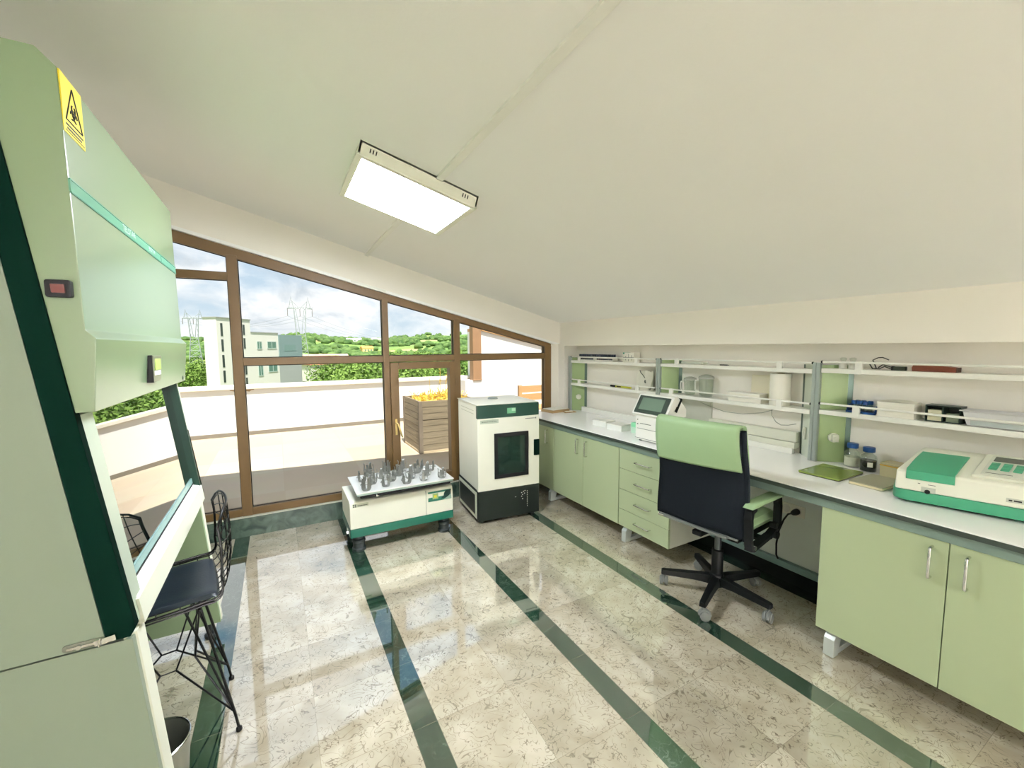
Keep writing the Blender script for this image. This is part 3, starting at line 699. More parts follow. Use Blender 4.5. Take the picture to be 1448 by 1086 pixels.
for k, (x, y, lab) in enumerate(((2.66, 3.02, 'translucent white box on the worktop, the one nearer the window'), (2.64, 2.80, 'translucent white box on the worktop, the one nearer the analyzer'))):
    t = thing('sample_box', lab, 'box', (x, y, BZ), .1, group='translucent white boxes on the worktop')
    b = MB(); b.box(-.06, .06, -.085, .085, 0, .045); b.build('box', mat('translucent_white', (232, 234, 228), .3, var=.02), t, .004)
    b = MB(); b.box(-.062, .062, -.087, .087, .045, .056); b.build('lid', WHITE, t, .003)
t = thing('tip_box', 'pale green pipette tip box standing left of the touchscreen analyzer', 'box', (2.70, 2.60, BZ), .05)
b = MB(); b.box(-.05, .05, -.06, .06, 0, .05); b.build('base', mat('pale_mint', (196, 230, 206), .3), t, .004)
b = MB(); b.box(-.05, .05, -.06, .06, .051, .09); b.build('lid', mat('mint_clear', (150, 226, 180), .25), t, .005)

# --- touchscreen analyzer
t = thing('touchscreen_analyzer', 'white bench instrument with a tilted touchscreen in front of the middle shelf', 'analyzer', (2.6, 2.29, BZ))
b = MB(); b.box(2.47, 2.66, 2.155, 2.43, BZ+.012, BZ+.235); P_('body', b, WHITE, t, bevel=.006)
b = MB(); b.prism([(2.452, 1.066), (2.54, 1.215), (2.58, 1.22), (2.675, 1.12), (2.675, 1.06), (2.47, 1.05)], 'y', 2.115, 2.455); P_('head', b, WHITE, t, bevel=.006)
ax = Vector((.088, 0, .149)).normalized(); up_ = Vector((-ax.z, 0, ax.x)); c0 = Vector((2.496, 2.285, 1.1405))
R = Matrix((( ax.x, 0, up_.x), (0, 1, 0), (ax.z, 0, up_.z)))
b = MB(); b.obox(c0+up_*.003, (.148, .30, .01), R); o = P_('bezel', b, mat('screen_bezel', (50, 66, 58), .35), t, bevel=.003)
b = MB(); b.obox(c0+up_*.0085+ax*.004, (.102, .222, .003), R); P_('screen', b, SCREEN, t)
b = MB(); b.obox((2.585, 2.113, 1.155), (.016, .006, .11), Euler((0, .55, 0))); b.obox((2.562, 2.112, 1.125), (.022, .006, .04), Euler((0, .55, 0))); P_('side_slot', b, BLACK, t)
b = MB()
b.box(2.468, 2.47, 2.27, 2.38, .99, .994); b.box(2.468, 2.47, 2.2, 2.41, .95, .9525); b.box(2.468, 2.47, 2.18, 2.43, .873, .876)
for y, z in ((2.405, 1.02), (2.405, .985), (2.18, .97), (2.185, .88), (2.19, 1.03)): b.cyl((2.4665, y, z), (2.472, y, z), .0045, 8)
P_('seams', b, INKG, t)
b = MB()
for x in (2.5, 2.63):
    for y in (2.185, 2.40): b.lathe([(.012, BZ), (.012, BZ+.014)], (x, y, 0), 12)
P_('foot', b, RUB, t)
b = MB(); b.tube([(2.6, 2.46, 1.17), (2.6, 2.475, 1.165), (2.6, 2.475, 1.15)], .004, 6); b.cyl((2.58, 2.44, 1.14), (2.58, 2.468, 1.14), .006, 8); P_('port_knob', b, BLACK, t)

# --- spectrophotometer (local: x along its front towards the viewer's right, y to the back)
sp_ = thing('spectrophotometer', 'cream and green spectrophotometer with keypad on the right end of the worktop', 'spectrophotometer', (2.565, .825, BZ), -PI/2+.27)
S = .62; D_ = .40
def prof(z0, z1, pts): return pts
b = MB(); b.prism(rrect(-.02, S, 0.0, D_, .05), 'z', .012, .062); b.build('base', TEALL, sp_, .006)
SHR = .23
b = MB()
PR = [(0., .062, -.012), (0., .150, -.012), (.012, .158, -.008), (.22, .213, .058), (.36, .212, .075), (D_, .19, .06), (D_, .062, -.012)]
A = [b.bm.verts.new((x, y, z)) for y, z, x in PR]; Bv = [b.bm.verts.new((S, y, z)) for y, z, x in PR]
for i in range(7): b._f([A[i], A[(i+1) % 7], Bv[(i+1) % 7], Bv[i]])
b._f(A[::-1]); b._f(Bv); b.build('body', CREAM, sp_, .008, 3)
sl = math.atan2(.055, .208)
def onpanel(x, t_, d=0.):  # point on the sloping top; the design slants to the right going back
    return Vector((x+SHR*t_, .012+t_*math.cos(sl)-d*math.sin(sl), .158+t_*math.sin(sl)+d*math.cos(sl)))
def sheared(b, x0, x1, t0, t1, d0, d1):
    b.hexa([onpanel(x0, t0, d0), onpanel(x1, t0, d0), onpanel(x1, t1, d0), onpanel(x0, t1, d0), onpanel(x0, t0, d1), onpanel(x1, t0, d1), onpanel(x1, t1, d1), onpanel(x0, t1, d1)])
# hinged green lid of the sample chamber, with its lip folded over the front
b = MB()
Q = []
for (t_, d_, z_) in ((None, None, .118), (None, None, .157), (.0, .006, None), (.105, .012, None), (.205, .006, None)):
    row = []
    for x in (.024, .184):
        row.append(Vector((x, -.005, z_)) if t_ is None else onpanel(x, t_, d_))
    Q.append(row)
T_ = [[b.bm.verts.new(p) for p in r] for r in Q]; U_ = [[b.bm.verts.new(p+(Vector((0, .006, 0)) if i < 2 else Vector((0, .002, -.012)))) for p in r] for i, r in enumerate(Q)]
for i in range(4):
    b._f([T_[i][0], T_[i][1], T_[i+1][1], T_[i+1][0]]); b._f([U_[i][0], U_[i+1][0], U_[i+1][1], U_[i][1]])
    for k in (0, 1): b._f([T_[i][k], T_[i+1][k], U_[i+1][k], U_[i][k]])
for i in (0, 4): b._f([T_[i][0], T_[i][1], U_[i][1], U_[i][0]])
b.build('lid', TEALL, sp_, .0025)
b = MB(); sheared(b, .226, S-.02, .02, .255, -.002, .012); b.build('keypad_panel', PALEW, sp_, .006)
b = MB(); sheared(b, .25, S-.04, .035, .235, .012, .0135); b.build('keypad_face', mat('keypad_face', (206, 210, 196), .4), sp_)
b = MB(); sheared(b, .262, .46, .175, .222, .0135, .0155); b.build('display', mat('lcd_grey', (78, 84, 72), .2), sp_)
for i in range(6):
    for j in range(3):
        b = MB(); sheared(b, .262+i*.036, .262+i*.036+.026, .085+j*.025, .085+j*.025+.022, .0135, .017); b.build('key', TEALL, sp_, .001)
b = MB(); sheared(b, .262, .34, .05, .054, .0135, .0142); b.build('print', INKG, sp_)
kn = MB(); kn.lathe([(.008, -.012), (.009, -.003), (.010, 0)], (.099, -.001, .068), 16, 'y'); kn.build('knob', BLACK, sp_)
b = MB(); b.box(.078, .126, -.0012, .002, .0635, .088); b.build('switch_plate', mat('grey_plate', (190, 194, 180), .5), sp_)
b = MB(); b.box(.335, .47, -.0012, .002, .083, .101); b.build('nameplate', mat('grey_plate', (190, 194, 180), .5), sp_)
b = MB()
for x0, x1 in ((.342, .352), (.356, .378), (.388, .408), (.413, .44)): b.box(x0, x1, -.0022, 0, .089, .095)
b.box(.066, .074, -.001, .001, .1, .103); b.box(.10, .125, -.001, .001, .1, .102); b.build('print', INK, sp_)
b = MB()
for x in (.03, S-.06):
    for y in (.05, D_-.05): b.lathe([(.014, 0), (.014, .014)], (x, y, 0), 12)
b.build('foot', RUB, sp_)
# --- sockets in the knee space and the plugged-in lead
t = thing('wall_socket', 'white double wall socket in the knee space under the worktop', 'socket', (2.944, 1.48, .505))
b = MB(); b.box(-.002, .006, -.078, .078, -.038, .038); b.build('plate', PALEW, t, .002)
for s in (.035, -.035):
    b = MB(); b.lathe([(.026, -.004), (.026, -.002), (.021, -.002), (.02, .0)], (0, s, 0), 20, 'x'); b.build('outlet', mat('socket_face', (206, 206, 196), .4), t)
t = thing('power_lead', 'black plugged-in power lead hanging from the double socket', 'cable', (2.93, 1.445, .505))
b = MB(); b.lathe([(.02, .008), (.02, -.02), (.014, -.045), (.006, -.05)], (0, 0, 0), 14, 'x'); b.build('plug', BLACK, t)
b = MB(); b.tube([(-.045, 0, 0), (-.06, .02, -.01), (-.05, .05, -.06), (-.035, .085, -.15), (-.03, .10, -.25), (-.025, .10, -.33), (-.02, .09, -.355)], .0055, 8); b.build('lead', BLACK, t)
# ------------------------------------------------------------------ safety cabinet on the left
HY0, HY1, HXB = 1.525, 2.815, -1.2
def xr_(z): return -.397-.125*(z-.81)     # front edge of the side frame
def xl_(z): return -.458-.118*(z-.80)
hood = thing('biosafety_cabinet', 'tall green safety cabinet with slanted glass front on the left', 'safety cabinet', (-.8, 2.17, 0))
b = MB(); b.prism([(HXB, 2.345), (-.485, 2.345), (-.447, 2.305), (-.44, 1.652), (-.42, 1.63), (-.437, 1.432), (-.50, 1.432), (-.56, 1.56), (HXB, 1.56)], 'y', HY0+.004, HY1)
P_('head', b, HOODG, hood, bevel=.003)
b = MB(); b.prism([(HXB, .782), (xl_(.79), .782), (xl_(2.1), 2.1), (HXB, 2.1)], 'y', HY0-.003, HY0+.03)
P_('side_panel', b, HOODW, hood, bevel=.002); b = MB()
b.prism([(HXB, .782), (-.45, .782), (-.60, 1.6), (HXB, 1.6)], 'y', HY1-.03, HY1)
P_('side_panel', b, HOODW, hood, bevel=.002)
b = MB(); b.prism([(xl_(.79)+.001, .785), (-.405, .785), (-.392, .808), (xr_(1.43), 1.43), (xr_(2.25), 2.25), (xl_(2.25), 2.25)], 'y', HY0-.004, HY0+.03)
P_('side_frame', b, DKGREEN, hood, bevel=.002); b = MB()
b.prism([(xl_(.79)+.001, .785), (-.405, .785), (-.392, .808), (xr_(1.43), 1.43), (xl_(1.43), 1.43)], 'y', HY1-.034, HY1+.002)
P_('side_frame', b, DKGREEN, hood, bevel=.002)
b = MB(); b.box(HXB-.02, HXB, HY0, HY1, .78, 2.3)
P_('back_panel', b, HOODW, hood)
b = MB(); b.box(HXB, -.47, HY0+.03, HY1-.03, .80, .84)
P_('work_surface', b, STEEL, hood)
b = MB(); b.box(HXB, HXB+.012, HY0+.03, HY1-.03, .84, 1.56); P_('rear_wall', b, mat('hood_interior', (120, 140, 126), .4, var=.02), hood)
# front frame of the opening lies in the slanted plane
def slant(y0, y1, z0, z1, d0, d1, b):
    """bar in the slanted sash plane; d is depth behind its front"""
    b.hexa([(xr_(z0)-d1, y0, z0), (xr_(z0)-d0, y0, z0), (xr_(z0)-d0, y1, z0), (xr_(z0)-d1, y1, z0), (xr_(z1)-d1, y0, z1), (xr_(z1)-d0, y0, z1), (xr_(z1)-d0, y1, z1), (xr_(z1)-d1, y1, z1)])
b = MB(); slant(HY0+.012, HY0+.115, .80, 1.425, .0, .03, b)
P_('front_post', b, mat('post_grey_green', (188, 200, 182), .35, metal=.2, var=.02), hood, bevel=.002)
b = MB(); slant(HY1-.05, HY1-.03, .86, 1.432, -.004, .05, b); P_('front_post', b, DKGLOSS, hood, bevel=.002)
b = MB(); slant(HY1-.03, HY1+.003, .79, 1.432, -.002, .02, b); P_('edge_trim', b, HOODL, hood, bevel=.002)
b = MB(); slant(HY0+.06, HY1-.028, .783, .862, -.008, .03, b)
P_('sill_front', b, HOODL, hood, bevel=.002)
b = MB(); b.hexa([(xr_(.862)-.04, HY0+.07, .862), (xr_(.862)+.006, HY0+.07, .862), (xr_(.862)+.006, HY1-.05, .862), (xr_(.862)-.04, HY1-.05, .862), (xr_(.875)-.05, HY0+.07, .882), (xr_(.862)-.004, HY0+.07, .867), (xr_(.862)-.004, HY1-.05, .867), (xr_(.875)-.05, HY1-.05, .882)])
P_('arm_rest', b, WHITE, hood)
b = MB(); slant(HY0+.07, HY1-.05, .878, .884, .022, .034, b); P_('sash_seal', b, BLACK, hood)
b = MB(); slant(HY0+.07, HY1-.05, .884, .91, .024, .032, b); P_('sash_rail', b, mat('sash_rail_blue', (150, 186, 182), .25, metal=.2), hood)
b = MB(); z0, z1 = .908, 1.52
b._f([b.bm.verts.new(p) for p in ((xr_(z0)-.028, HY0+.03, z0), (xr_(z0)-.028, HY1-.035, z0), (xr_(z1)-.028, HY1-.035, z1), (xr_(z1)-.028, HY0+.03, z1))])
P_('sash_glass', b, SASHG, hood)
# front fascia details
fx = lambda z: -.44-.007*(z-1.652)/.653
b = MB(); b.hexa([(fx(2.008)-.002, HY0+.004, 2.006), (fx(2.0)+.002, HY0+.004, 2.006), (fx(2.0)+.002, HY1, 1.994), (fx(2.0)-.002, HY1, 1.994), (fx(2.04)-.002, HY0+.004, 2.036), (fx(2.04)+.002, HY0+.004, 2.036), (fx(2.04)+.002, HY1, 2.02), (fx(2.04)-.002, HY1, 2.02)])
band = P_('name_band', b, MINT, hood)
b = MB()
for dz in (2.0045, 2.0375):
    b.hexa([(fx(2)-.001, HY0+.004, dz-.0025), (fx(2)+.0026, HY0+.004, dz-.0025), (fx(2)+.0026, HY1, dz-.016), (fx(2)-.001, HY1, dz-.016), (fx(2)-.001, HY0+.004, dz+.001), (fx(2)+.0026, HY0+.004, dz+.001), (fx(2)+.0026, HY1, dz-.0125), (fx(2)-.001, HY1, dz-.0125)])
b.box(fx(2), fx(2)+.0026, 2.495, 2.499, 1.998, 2.026)
P_('band_edge', b, mat('band_edge_green', (60, 124, 100), .4), hood)
lt = mat('band_lettering', (200, 228, 212), .4, var=0)
for s_, y_ in (('TELSTAR', 2.02), ('BIO II A', 2.33)):
    o = text('lettering', s_, .031 if s_[0] == 'T' else .024, lt, hood, (0, 0, 0), (PI/2, -.0105, PI/2), align='CENTER', sx=1.25)
    o.matrix_parent_inverse = Matrix.Translation(-hood.location); o.location = (fx(2.01)+.0028, y_, 2.0155-.0124*(y_-2.17))
# sticker with biohazard sign
b = MB(); b.box(fx(2.25)-.001, fx(2.25)+.0025, 1.532, 1.668, 2.156, 2.304); st = P_('warning_sticker', b, YELLOW, hood)
SX = fx(2.25)+.003
b = MB()
tri = [(1.548, 2.192), (1.652, 2.192), (1.600, 2.286)]
for i in range(3): b.tube([(SX, *tri[i]), (SX, *tri[(i+1) % 3])], .0018, 4)
cy, cz, r = 1.600, 2.222, .011
def arc(c, rad, a0, a1, w, n=14): b.tube([(SX, c[0]+rad*math.cos(math.radians(a0+(a1-a0)*k/n)), c[1]+rad*math.sin(math.radians(a0+(a1-a0)*k/n))) for k in range(n+1)], w, 4)
for a in (90, 210, 330):
    c = (cy+r*1.05*math.cos(math.radians(a)), cz+r*1.05*math.sin(math.radians(a)))
    arc(c, r, a+35, a+325, .0019)
arc((cy, cz), r*.95, 0, 360, .0011, 20)
for k, (y0, y1, z) in enumerate(((1.546, 1.655, 2.180), (1.552, 1.650, 2.171))):
    y = y0
    while y < y1-.004:
        ww = rnd.uniform(.004, .011); b.box(SX-.001, SX+.0002, y, min(y+ww, y1), z-.0022, z+.0022); y += ww+.0022
for z in (2.1645, 2.1895): pass
b.tube([(SX, 1.54, 2.163), (SX, 1.66, 2.163)], .0009, 4)
q = b.build('warning_symbol', INK, st); 
# rocker switch on the side
b = MB(); b.prism(rrect(-.505, -.455, 1.734, 1.778, .006), 'y', HY0-.012, HY0+.008); P_('switch', b, BLACK, hood, bevel=.003)
b = MB(); b.obox((-.479, HY0-.013, 1.756), (.026, .008, .022), Euler((.15, 0, 0))); P_('switch_rocker', b, mat('dark_red_rocker', (86, 34, 26), .3), hood, bevel=.001)
# control display on the lower fascia
lx = lambda z: -.437+.017*(z-1.432)/.198
b = MB(); b.hexa([(lx(1.478)-.01, 2.05, 1.476), (lx(1.478)+.016, 2.05, 1.476), (lx(1.478)+.016, 2.185, 1.474), (lx(1.478)-.01, 2.185, 1.474), (lx(1.57)-.01, 2.05, 1.576), (lx(1.57)+.016, 2.05, 1.576), (lx(1.57)+.016, 2.185, 1.574), (lx(1.57)-.01, 2.185, 1.574)])
P_('control_display', b, mat('display_frame', (128, 132, 108), .3, metal=.3), hood, bevel=.003)
b = MB(); b.box(lx(1.53)+.0155, lx(1.53)+.0185, 2.075, 2.165, 1.52, 1.566); P_('display_screen', b, mat('display_lime', (178, 206, 116), .2), hood)
b = MB(); b.box(lx(1.5)+.0165, lx(1.5)+.0185, 2.07, 2.17, 1.50, 1.516); P_('display_keys', b, WHITE, hood)
b = MB(); b.box(lx(1.52)-.01, lx(1.52)+.0165, 2.047, 2.052, 1.474, 1.577); P_('display_side', b, BLACK, hood)
b = MB(); b.cyl((lx(1.45), 2.74, 1.452), (lx(1.45)+.003, 2.74, 1.452), .010, 16); P_('round_emblem', b, INKG, hood)
# latch at the lower corner of the side
b = MB(); b.prism(rrect(-.545, -.452, .786, .806, .009), 'y', HY0-.007, HY0-.002); l_ = P_('latch', b, mat('latch_steel', (120, 124, 112), .35, metal=.7), hood, bevel=.002)
b = MB(); b.box(-.535, -.475, HY0-.011, HY0-.006, .793, .799); b.cyl((-.51, HY0-.014, .796), (-.51, HY0-.005, .796), .006, 10)
b.obox((-.455, HY0-.012, .799), (.045, .01, .016), Euler((0, -.12, 0))); b.tube([(-.466, HY0-.02, .787), (-.466, HY0-.022, .80), (-.462, HY0-.02, .81)], .0028, 6)
P_('latch_hook', b, CHROME, l_)
# stand: two slanted panels, feet and a rear brace
def leg_panel(y0, y1, z0, m_, trim):
    b = MB(); f = lambda z: -.405+(.8-z)*.08
    b.prism([(HXB+.05, z0), (f(z0), z0), (f(.775), .775), (HXB+.05, .775)], 'y', y0, y1); P_('leg_panel', b, m_, hood, bevel=.002)
    b = MB(); g = lambda z, d: f(z)+d
    b.hexa([(g(z0, -.02), y0+.004, z0), (g(z0, .004), y0+.03, z0), (g(z0, .004), y1+.012, z0), (g(z0, -.02), y1+.012, z0), (g(.78, -.02), y0+.004, .78), (g(.78, .004), y0+.03, .78), (g(.78, .004), y1+.012, .78), (g(.78, -.02), y1+.012, .78)])
    P_('leg_trim', b, trim, hood, bevel=.001)
leg_panel(1.528, 1.615, .06, HOODW, HOODL)
leg_panel(2.735, 2.785, .085, mat('stand_side_green', (150, 172, 134), .4, var=.02), HOODL)
b = MB(); b.box(HXB+.06, HXB+.09, 1.59, 2.74, .3, .775); P_('rear_brace', b, HOODW, hood)
for y in (1.56, 2.76):
    for x in (-.40, -1.05):
        b = MB(); b.lathe([(.026, 0), (.03, .008), (.03, .02), (.012, .028), (.012, .06 if y < 2 else .088)], (x, y, 0), 16); P_('foot', b, RUB, hood)
# dark rubber-footed unit standing under the cabinet
t = thing('foot_pedestal', 'dark rounded pedestal under the safety cabinet behind the wire chair', 'pedestal', (-.72, 2.50, 0), .5)
b = MB(); b.prism(rrect(-.055, .055, -.07, .07, .03), 'z', 0, .20); b.build('body', mat('dark_grey_green_box', (52, 66, 58), .5), t, .012)
b = MB(); b.prism([(-.06, .17), (.06, .23), (.06, .26), (-.06, .20)], 'y', -.06, .06); b.build('pedal', RUB, t, .01)
# waste bin
t = thing('waste_bin', 'small steel waste bin on the floor under the safety cabinet', 'bin', (-.432, 1.735, 0))
b = MB(); b.lathe([(.078, 0), (.08, .004), (.103, .275), (.099, .275), (.076, .01), (.02, .008)], n=36); b.build('body', mat('bin_grey_metal', (150, 152, 142), .35, metal=.6, var=.04), t)
b = MB(); b.tube([(.102*math.cos(2*PI*k/36), .102*math.sin(2*PI*k/36), .277) for k in range(36)], .0035, 8, closed=True); b.build('rim', CHROME, t)

# ------------------------------------------------------------------ wire chair (local: +y faces the cabinet, x towards the window)
SH = .585
wc = thing('wire_chair', 'black wire chair with dark seat pad facing the safety cabinet', 'chair', (-.462, 2.136, 0), math.radians(98.9))
def shell(u, v):
    """u -1..1 across, v 0..1 from seat front to back top; returns the wire surface"""
    L = [(.235, .015), (.20, -.004), (.10, -.016), (0., -.018), (-.10, -.012), (-.175, .008), (-.222, .055), (-.240, .12), (-.245, .20), (-.244, .28), (-.238, .37)]
    s = v*(len(L)-1); i = min(int(s), len(L)-2); f = s-i
    def cr1(k, c):
        p = [L[max(0, min(len(L)-1, i+q))][c] for q in (-1, 0, 1, 2)]
        return .5*((2*p[1])+(-p[0]+p[2])*f+(2*p[0]-5*p[1]+4*p[2]-p[3])*f*f+(-p[0]+3*p[1]-3*p[2]+p[3])*f**3)
    y, z = cr1(0, 0), cr1(0, 1)
    wdt = .235-.03*max(0, (v-.5)/.5)-.02*max(0, (.25-v)/.25)
    # sides curl up on the seat and forward on the back
    c = abs(u)**2.2
    seat = max(0., 1-max(0., v-.45)/.25); bk = 1-seat
    z2 = z+c*(.055*seat*(.4+.6*math.sin(PI*min(1, v*1.5)))) - bk*c*.0
    y2 = y+c*.045*bk
    if v > .86: # rounded top corners
        z2 -= .06*max(0., (abs(u)-.55)/.45)**2*((v-.86)/.14)
    return Vector((u*wdt, y2, SH+z2))
b = MB()
for k in range(-4, 5):
    u = k/4*.97
    b.tube([shell(u, j/34) for j in range(35)], .0024, 5)
for k in range(1, 14):
    v = k/14
    b.tube([shell(-.97+1.94*j/16, v) for j in range(17)], .0024, 5)
b.build('wire_mesh', BLACKM, wc)
b = MB(); rim = [shell(-1, j/34) for j in range(35)]+[shell(-1+2*j/12, 1) for j in range(1, 12)]+[shell(1, 1-j/34) for j in range(35)]+[shell(1-2*j/12, 0) for j in range(1, 12)]
b.tube(rim, .0048, 7, closed=True); rim2 = [p+Vector((0, .0, -.012)) for p in rim]; b.tube([p*1 for p in rim2], .003, 6, closed=True)
b.build('rim', BLACKM, wc)
b = MB()
def padf(u, v): 
    p = shell((u-.5)*1.62, .03+v*.50); p.z = SH+.012+.02*abs(2*u-1)**3+.0*v; return p
b.slab(padf, lambda u, v: (0, 0, 1), .026, 18, 18, 8, .004)
b.build('seat_pad', LEATHER, wc)
FEET = [(-.175, -.22), (.175, -.22), (.175, .20), (-.175, .20)]
TOPS = [(-.11, -.12), (.11, -.12), (.11, .12), (-.11, .12)]
for i, (f, tpt) in enumerate(zip(FEET, TOPS)):
    b = MB()
    side = Vector((0, 1 if f[1] < 0 else -1, 0))*.05
    b.tube([(tpt[0], tpt[1], SH-.03), (f[0]*.96, f[1]*.96, .07), (f[0], f[1], .012)], .0055, 8)
    b.tube([(tpt[0], tpt[1]+side.y, SH-.025), (f[0]*.94, f[1]*.93, .10), (f[0]*.965, f[1]*.965, .06)], .0045, 8)
    b.lathe([(.011, 0), (.012, .003), (.011, .014), (.006, .018)], (f[0], f[1], 0), 12)
    b.build('leg', BLACKM, wc)
b = MB()
for i in range(4):
    a, c = Vector((*FEET[i], .085)), Vector((*FEET[(i+1) % 4], .085)); mid = (a+c)/2; mid = Vector((mid.x*.42, mid.y*.42, .30)); d = (c-a).normalized()*.025
    a.x *= .95; a.y *= .95; c.x *= .95; c.y *= .95
    b.tube([a, mid-d, mid+d, c], .0038, 7)
    tp, tq = Vector((*TOPS[i], SH-.03)), Vector((*TOPS[(i+1) % 4], SH-.03))
    b.tube([tp, mid-d, mid+d, tq], .0034, 7)
for s in (-1, 1): b.tube([(s*.11, -.17, SH-.026), (s*.11, .17, SH-.03)], .0045, 7); b.tube([(-.15, s*.12, SH-.028), (.15, s*.12, SH-.028)], .0045, 7)
b.build('strut', BLACKM, wc)
# ------------------------------------------------------------------ incubator
def frame_along(p0, p1): return math.atan2(p1[1]-p0[1], p1[0]-p0[0])
irz = frame_along((1.515, 3.37), (2.122, 3.315))
inc = thing('incubator', 'cream cooled incubator with dark window and black base by the terrace door', 'incubator', (1.51, 3.37, 0), irz)
W, D, H0, H1, HT = .615, .60, .30, .963, 1.085
b = MB(); b.box(.012, W-.005, .03, D, H0, HT); b.box(0, W, .0, D, HT-.004, HT+.002); b.build('body', CREAM, inc, .004)
b = MB(); b.box(.004, W, -.004, .035, H1, HT-.005); b.build('control_band', DKGLOSS, inc, .003)
b = MB(); b.box(.29, .375, -.008, -.003, .995, 1.045); b.build('display', mat('display_mint', (118, 176, 136), .2), inc, .001)
b = MB(); b.box(.335, .372, -.0095, -.0078, 1.015, 1.04); b.build('display_field', mat('display_pale', (176, 214, 186), .2), inc)
# door with a window opening
wx0, wx1, wz0, wz1 = .165, .50, .405, .815
d = MB()
d.box(.004, wx0, -.004, .034, H0+.002, H1-.002); d.box(wx1, W, -.004, .034, H0+.002, H1-.002); d.box(wx0, wx1, -.004, .034, H0+.002, wz0); d.box(wx0, wx1, -.004, .034, wz1, H1-.002)
door_ = d.build('door', CREAM, inc)
b = MB()
for a in ((wx0-.004, wx0+.032, wz0-.004, wz1+.004), (wx1-.032, wx1+.004, wz0-.004, wz1+.004)): b.box(a[0], a[1], -.010, .03, a[2], a[3])
for a in ((wz0-.004, wz0+.032), (wz1-.032, wz1+.004)): b.box(wx0-.004, wx1+.004, -.010, .03, a[0], a[1])
b.build('window_frame', BLACK, door_, .003)
b = MB(); b.box(wx0+.03, wx1-.03, .001, .006, wz0+.03, wz1-.03); b.build('window_glass', GLASSD, door_)
b = MB(); b.box(W-.055, W+.001, -.016, .01, .58, .73); b.build('handle', DKGREEN, door_, .003)
b = MB(); b.box(.03, .205, -.0055, -.003, .915, .95); b.build('nameplate', mat('nameplate_grey', (176, 186, 166), .4), door_)
b = MB()
for k in range(9): b.box(.045+k*.016, .045+k*.016+.011, -.0066, -.005, .928, .9345)
b.box(.045, .18, -.0066, -.005, .942, .9428)
for k in range(8): b.box(.475+k*.012, .475+k*.012+.008, -.0066, -.0035, .931, .9385)
b.box(.575, .585, -.0066, -.0035, .929, .942)
b.build('print', INKG, door_)
b = MB(); b.box(.0, W, -.008, D, .025, H0); b.build('base', mat('base_dark_olive', (20, 28, 22), .6, var=.06, spec=.2), inc, .008)
b = MB(); b.box(-.003, .004, .03, D-.03, .04, H0-.012); b.build('side_frame', mat('side_frame_cream', (206, 210, 188), .4, var=.02), inc, .002)
b = MB(); b.box(-.006, -.001, .075, D-.06, .075, H0-.045); b.build('side_vent', mat('dark_grille', (22, 30, 28), .4, var=.3, scale=60), inc)
b = MB()
for k in range(9): b.box(.485, .4895, -.0105, -.008, .10+k*.018, .1065+k*.018)
for (x, z) in ((.425, .235), (.435, .215), (.425, .2), (.445, .245), (.455, .225), (.435, .175), (.46, .25)): b.box(x, x+.008, -.0105, -.008, z, z+.006)
b.box(.36, .375, -.0095, -.006, .205, .207)
b.build('base_marks', PAPER, inc)
b = MB(); b.box(.40, .60, -.0085, -.006, .07, .27); b.build('service_hatch', mat('base_hatch', (17, 24, 19), .5, spec=.2), inc)
b = MB(); b.lathe([(.05, HT), (.05, HT+.008), (.038, HT+.02), (.0, HT+.024)], (.30, .38, 0), 24, capt=False); b.build('port_cap', ALU, inc)
b = MB()
for k in range(2): b.box(-.0015+.012, .0135, .12+.0, .50, 1.02-k*.03, 1.024-k*.03)
b.build('side_slot', mat('slot_shadow', (176, 180, 156), .5), inc)
for x in (.05, W-.05):
    for y in (.05, D-.05):
        b = MB(); b.lathe([(.022, 0), (.022, .026)], (x, y, 0), 14); b.build('foot', RUB, inc)

# ------------------------------------------------------------------ orbital shaker
srz = frame_along((.424, 3.365), (1.272, 3.36))
sk = thing('orbital_shaker', 'cream and green platform shaker with steel flask clamps before the window', 'shaker', (.424, 3.362, 0), srz)
W, D = .848, .47
b = MB(); b.prism(rrect(0, W, 0, D, .012), 'z', .125, .192); b.build('base_band', TEAL, sk, .004)
b = MB(); b.prism([(.0, .1925), (D, .1925), (D, .405), (.035, .415), (.012, .405), (0, .36)], 'x', 0.004, W-.004); b.build('body', CREAM, sk, .006, 3)
b = MB(); b.box(.605, .608, -.001, .02, .195, .40); b.build('seam', INKG, sk)
b = MB(); b.obox((.727, .0035, .342), (.205, .006, .083), Euler((-.07, 0, 0))); cp = b.build('control_panel', mat('panel_green', (0, 96, 76), .3), sk, .002)
b = MB(); b.obox((.688, .0, .342), (.05, .004, .046), Euler((-.07, 0, 0))); b.build('key_pad', mat('panel_key', (150, 176, 110), .4), sk, .001)
b = MB(); b.obox((.688, -.002, .342), (.02, .003, .02), Euler((-.07, 0, 0))); b.build('key', YELLOW, sk, .001)
b = MB(); b.prism([(.735, .315), (.825, .315), (.825, .378), (.785, .378), (.765, .36), (.76, .335)], 'y', -.002, .003); b.build('panel_overlay', mat('panel_dark', (10, 46, 42), .2), sk)
b = MB(); b.prism([(.755, .303), (.826, .303), (.826, .345), (.80, .325)], 'y', -.0035, .0025); b.build('panel_flash', mat('panel_pale', (146, 172, 156), .3), sk)
b = MB(); b.obox((.085, .006, .378), (.12, .003, .027), Euler((-.27, 0, 0))); b.build('nameplate', mat('shaker_plate', (196, 202, 178), .4), sk)
b = MB()
for k in range(2):
    for j in range(2): b.obox((.034+k*.014, .0035+.0035*(j), .372+j*.012), (.011, .003, .009), Euler((-.27, 0, 0)))
for k in range(8): b.obox((.066+k*.0095, .004, .375), (.0065, .003, .007), Euler((-.27, 0, 0)))
b.build('print', INK, sk)
b = MB(); b.box(-.0065, .0, .10, .14, .14, .165); b.build('side_label', WHITE, sk, .001)
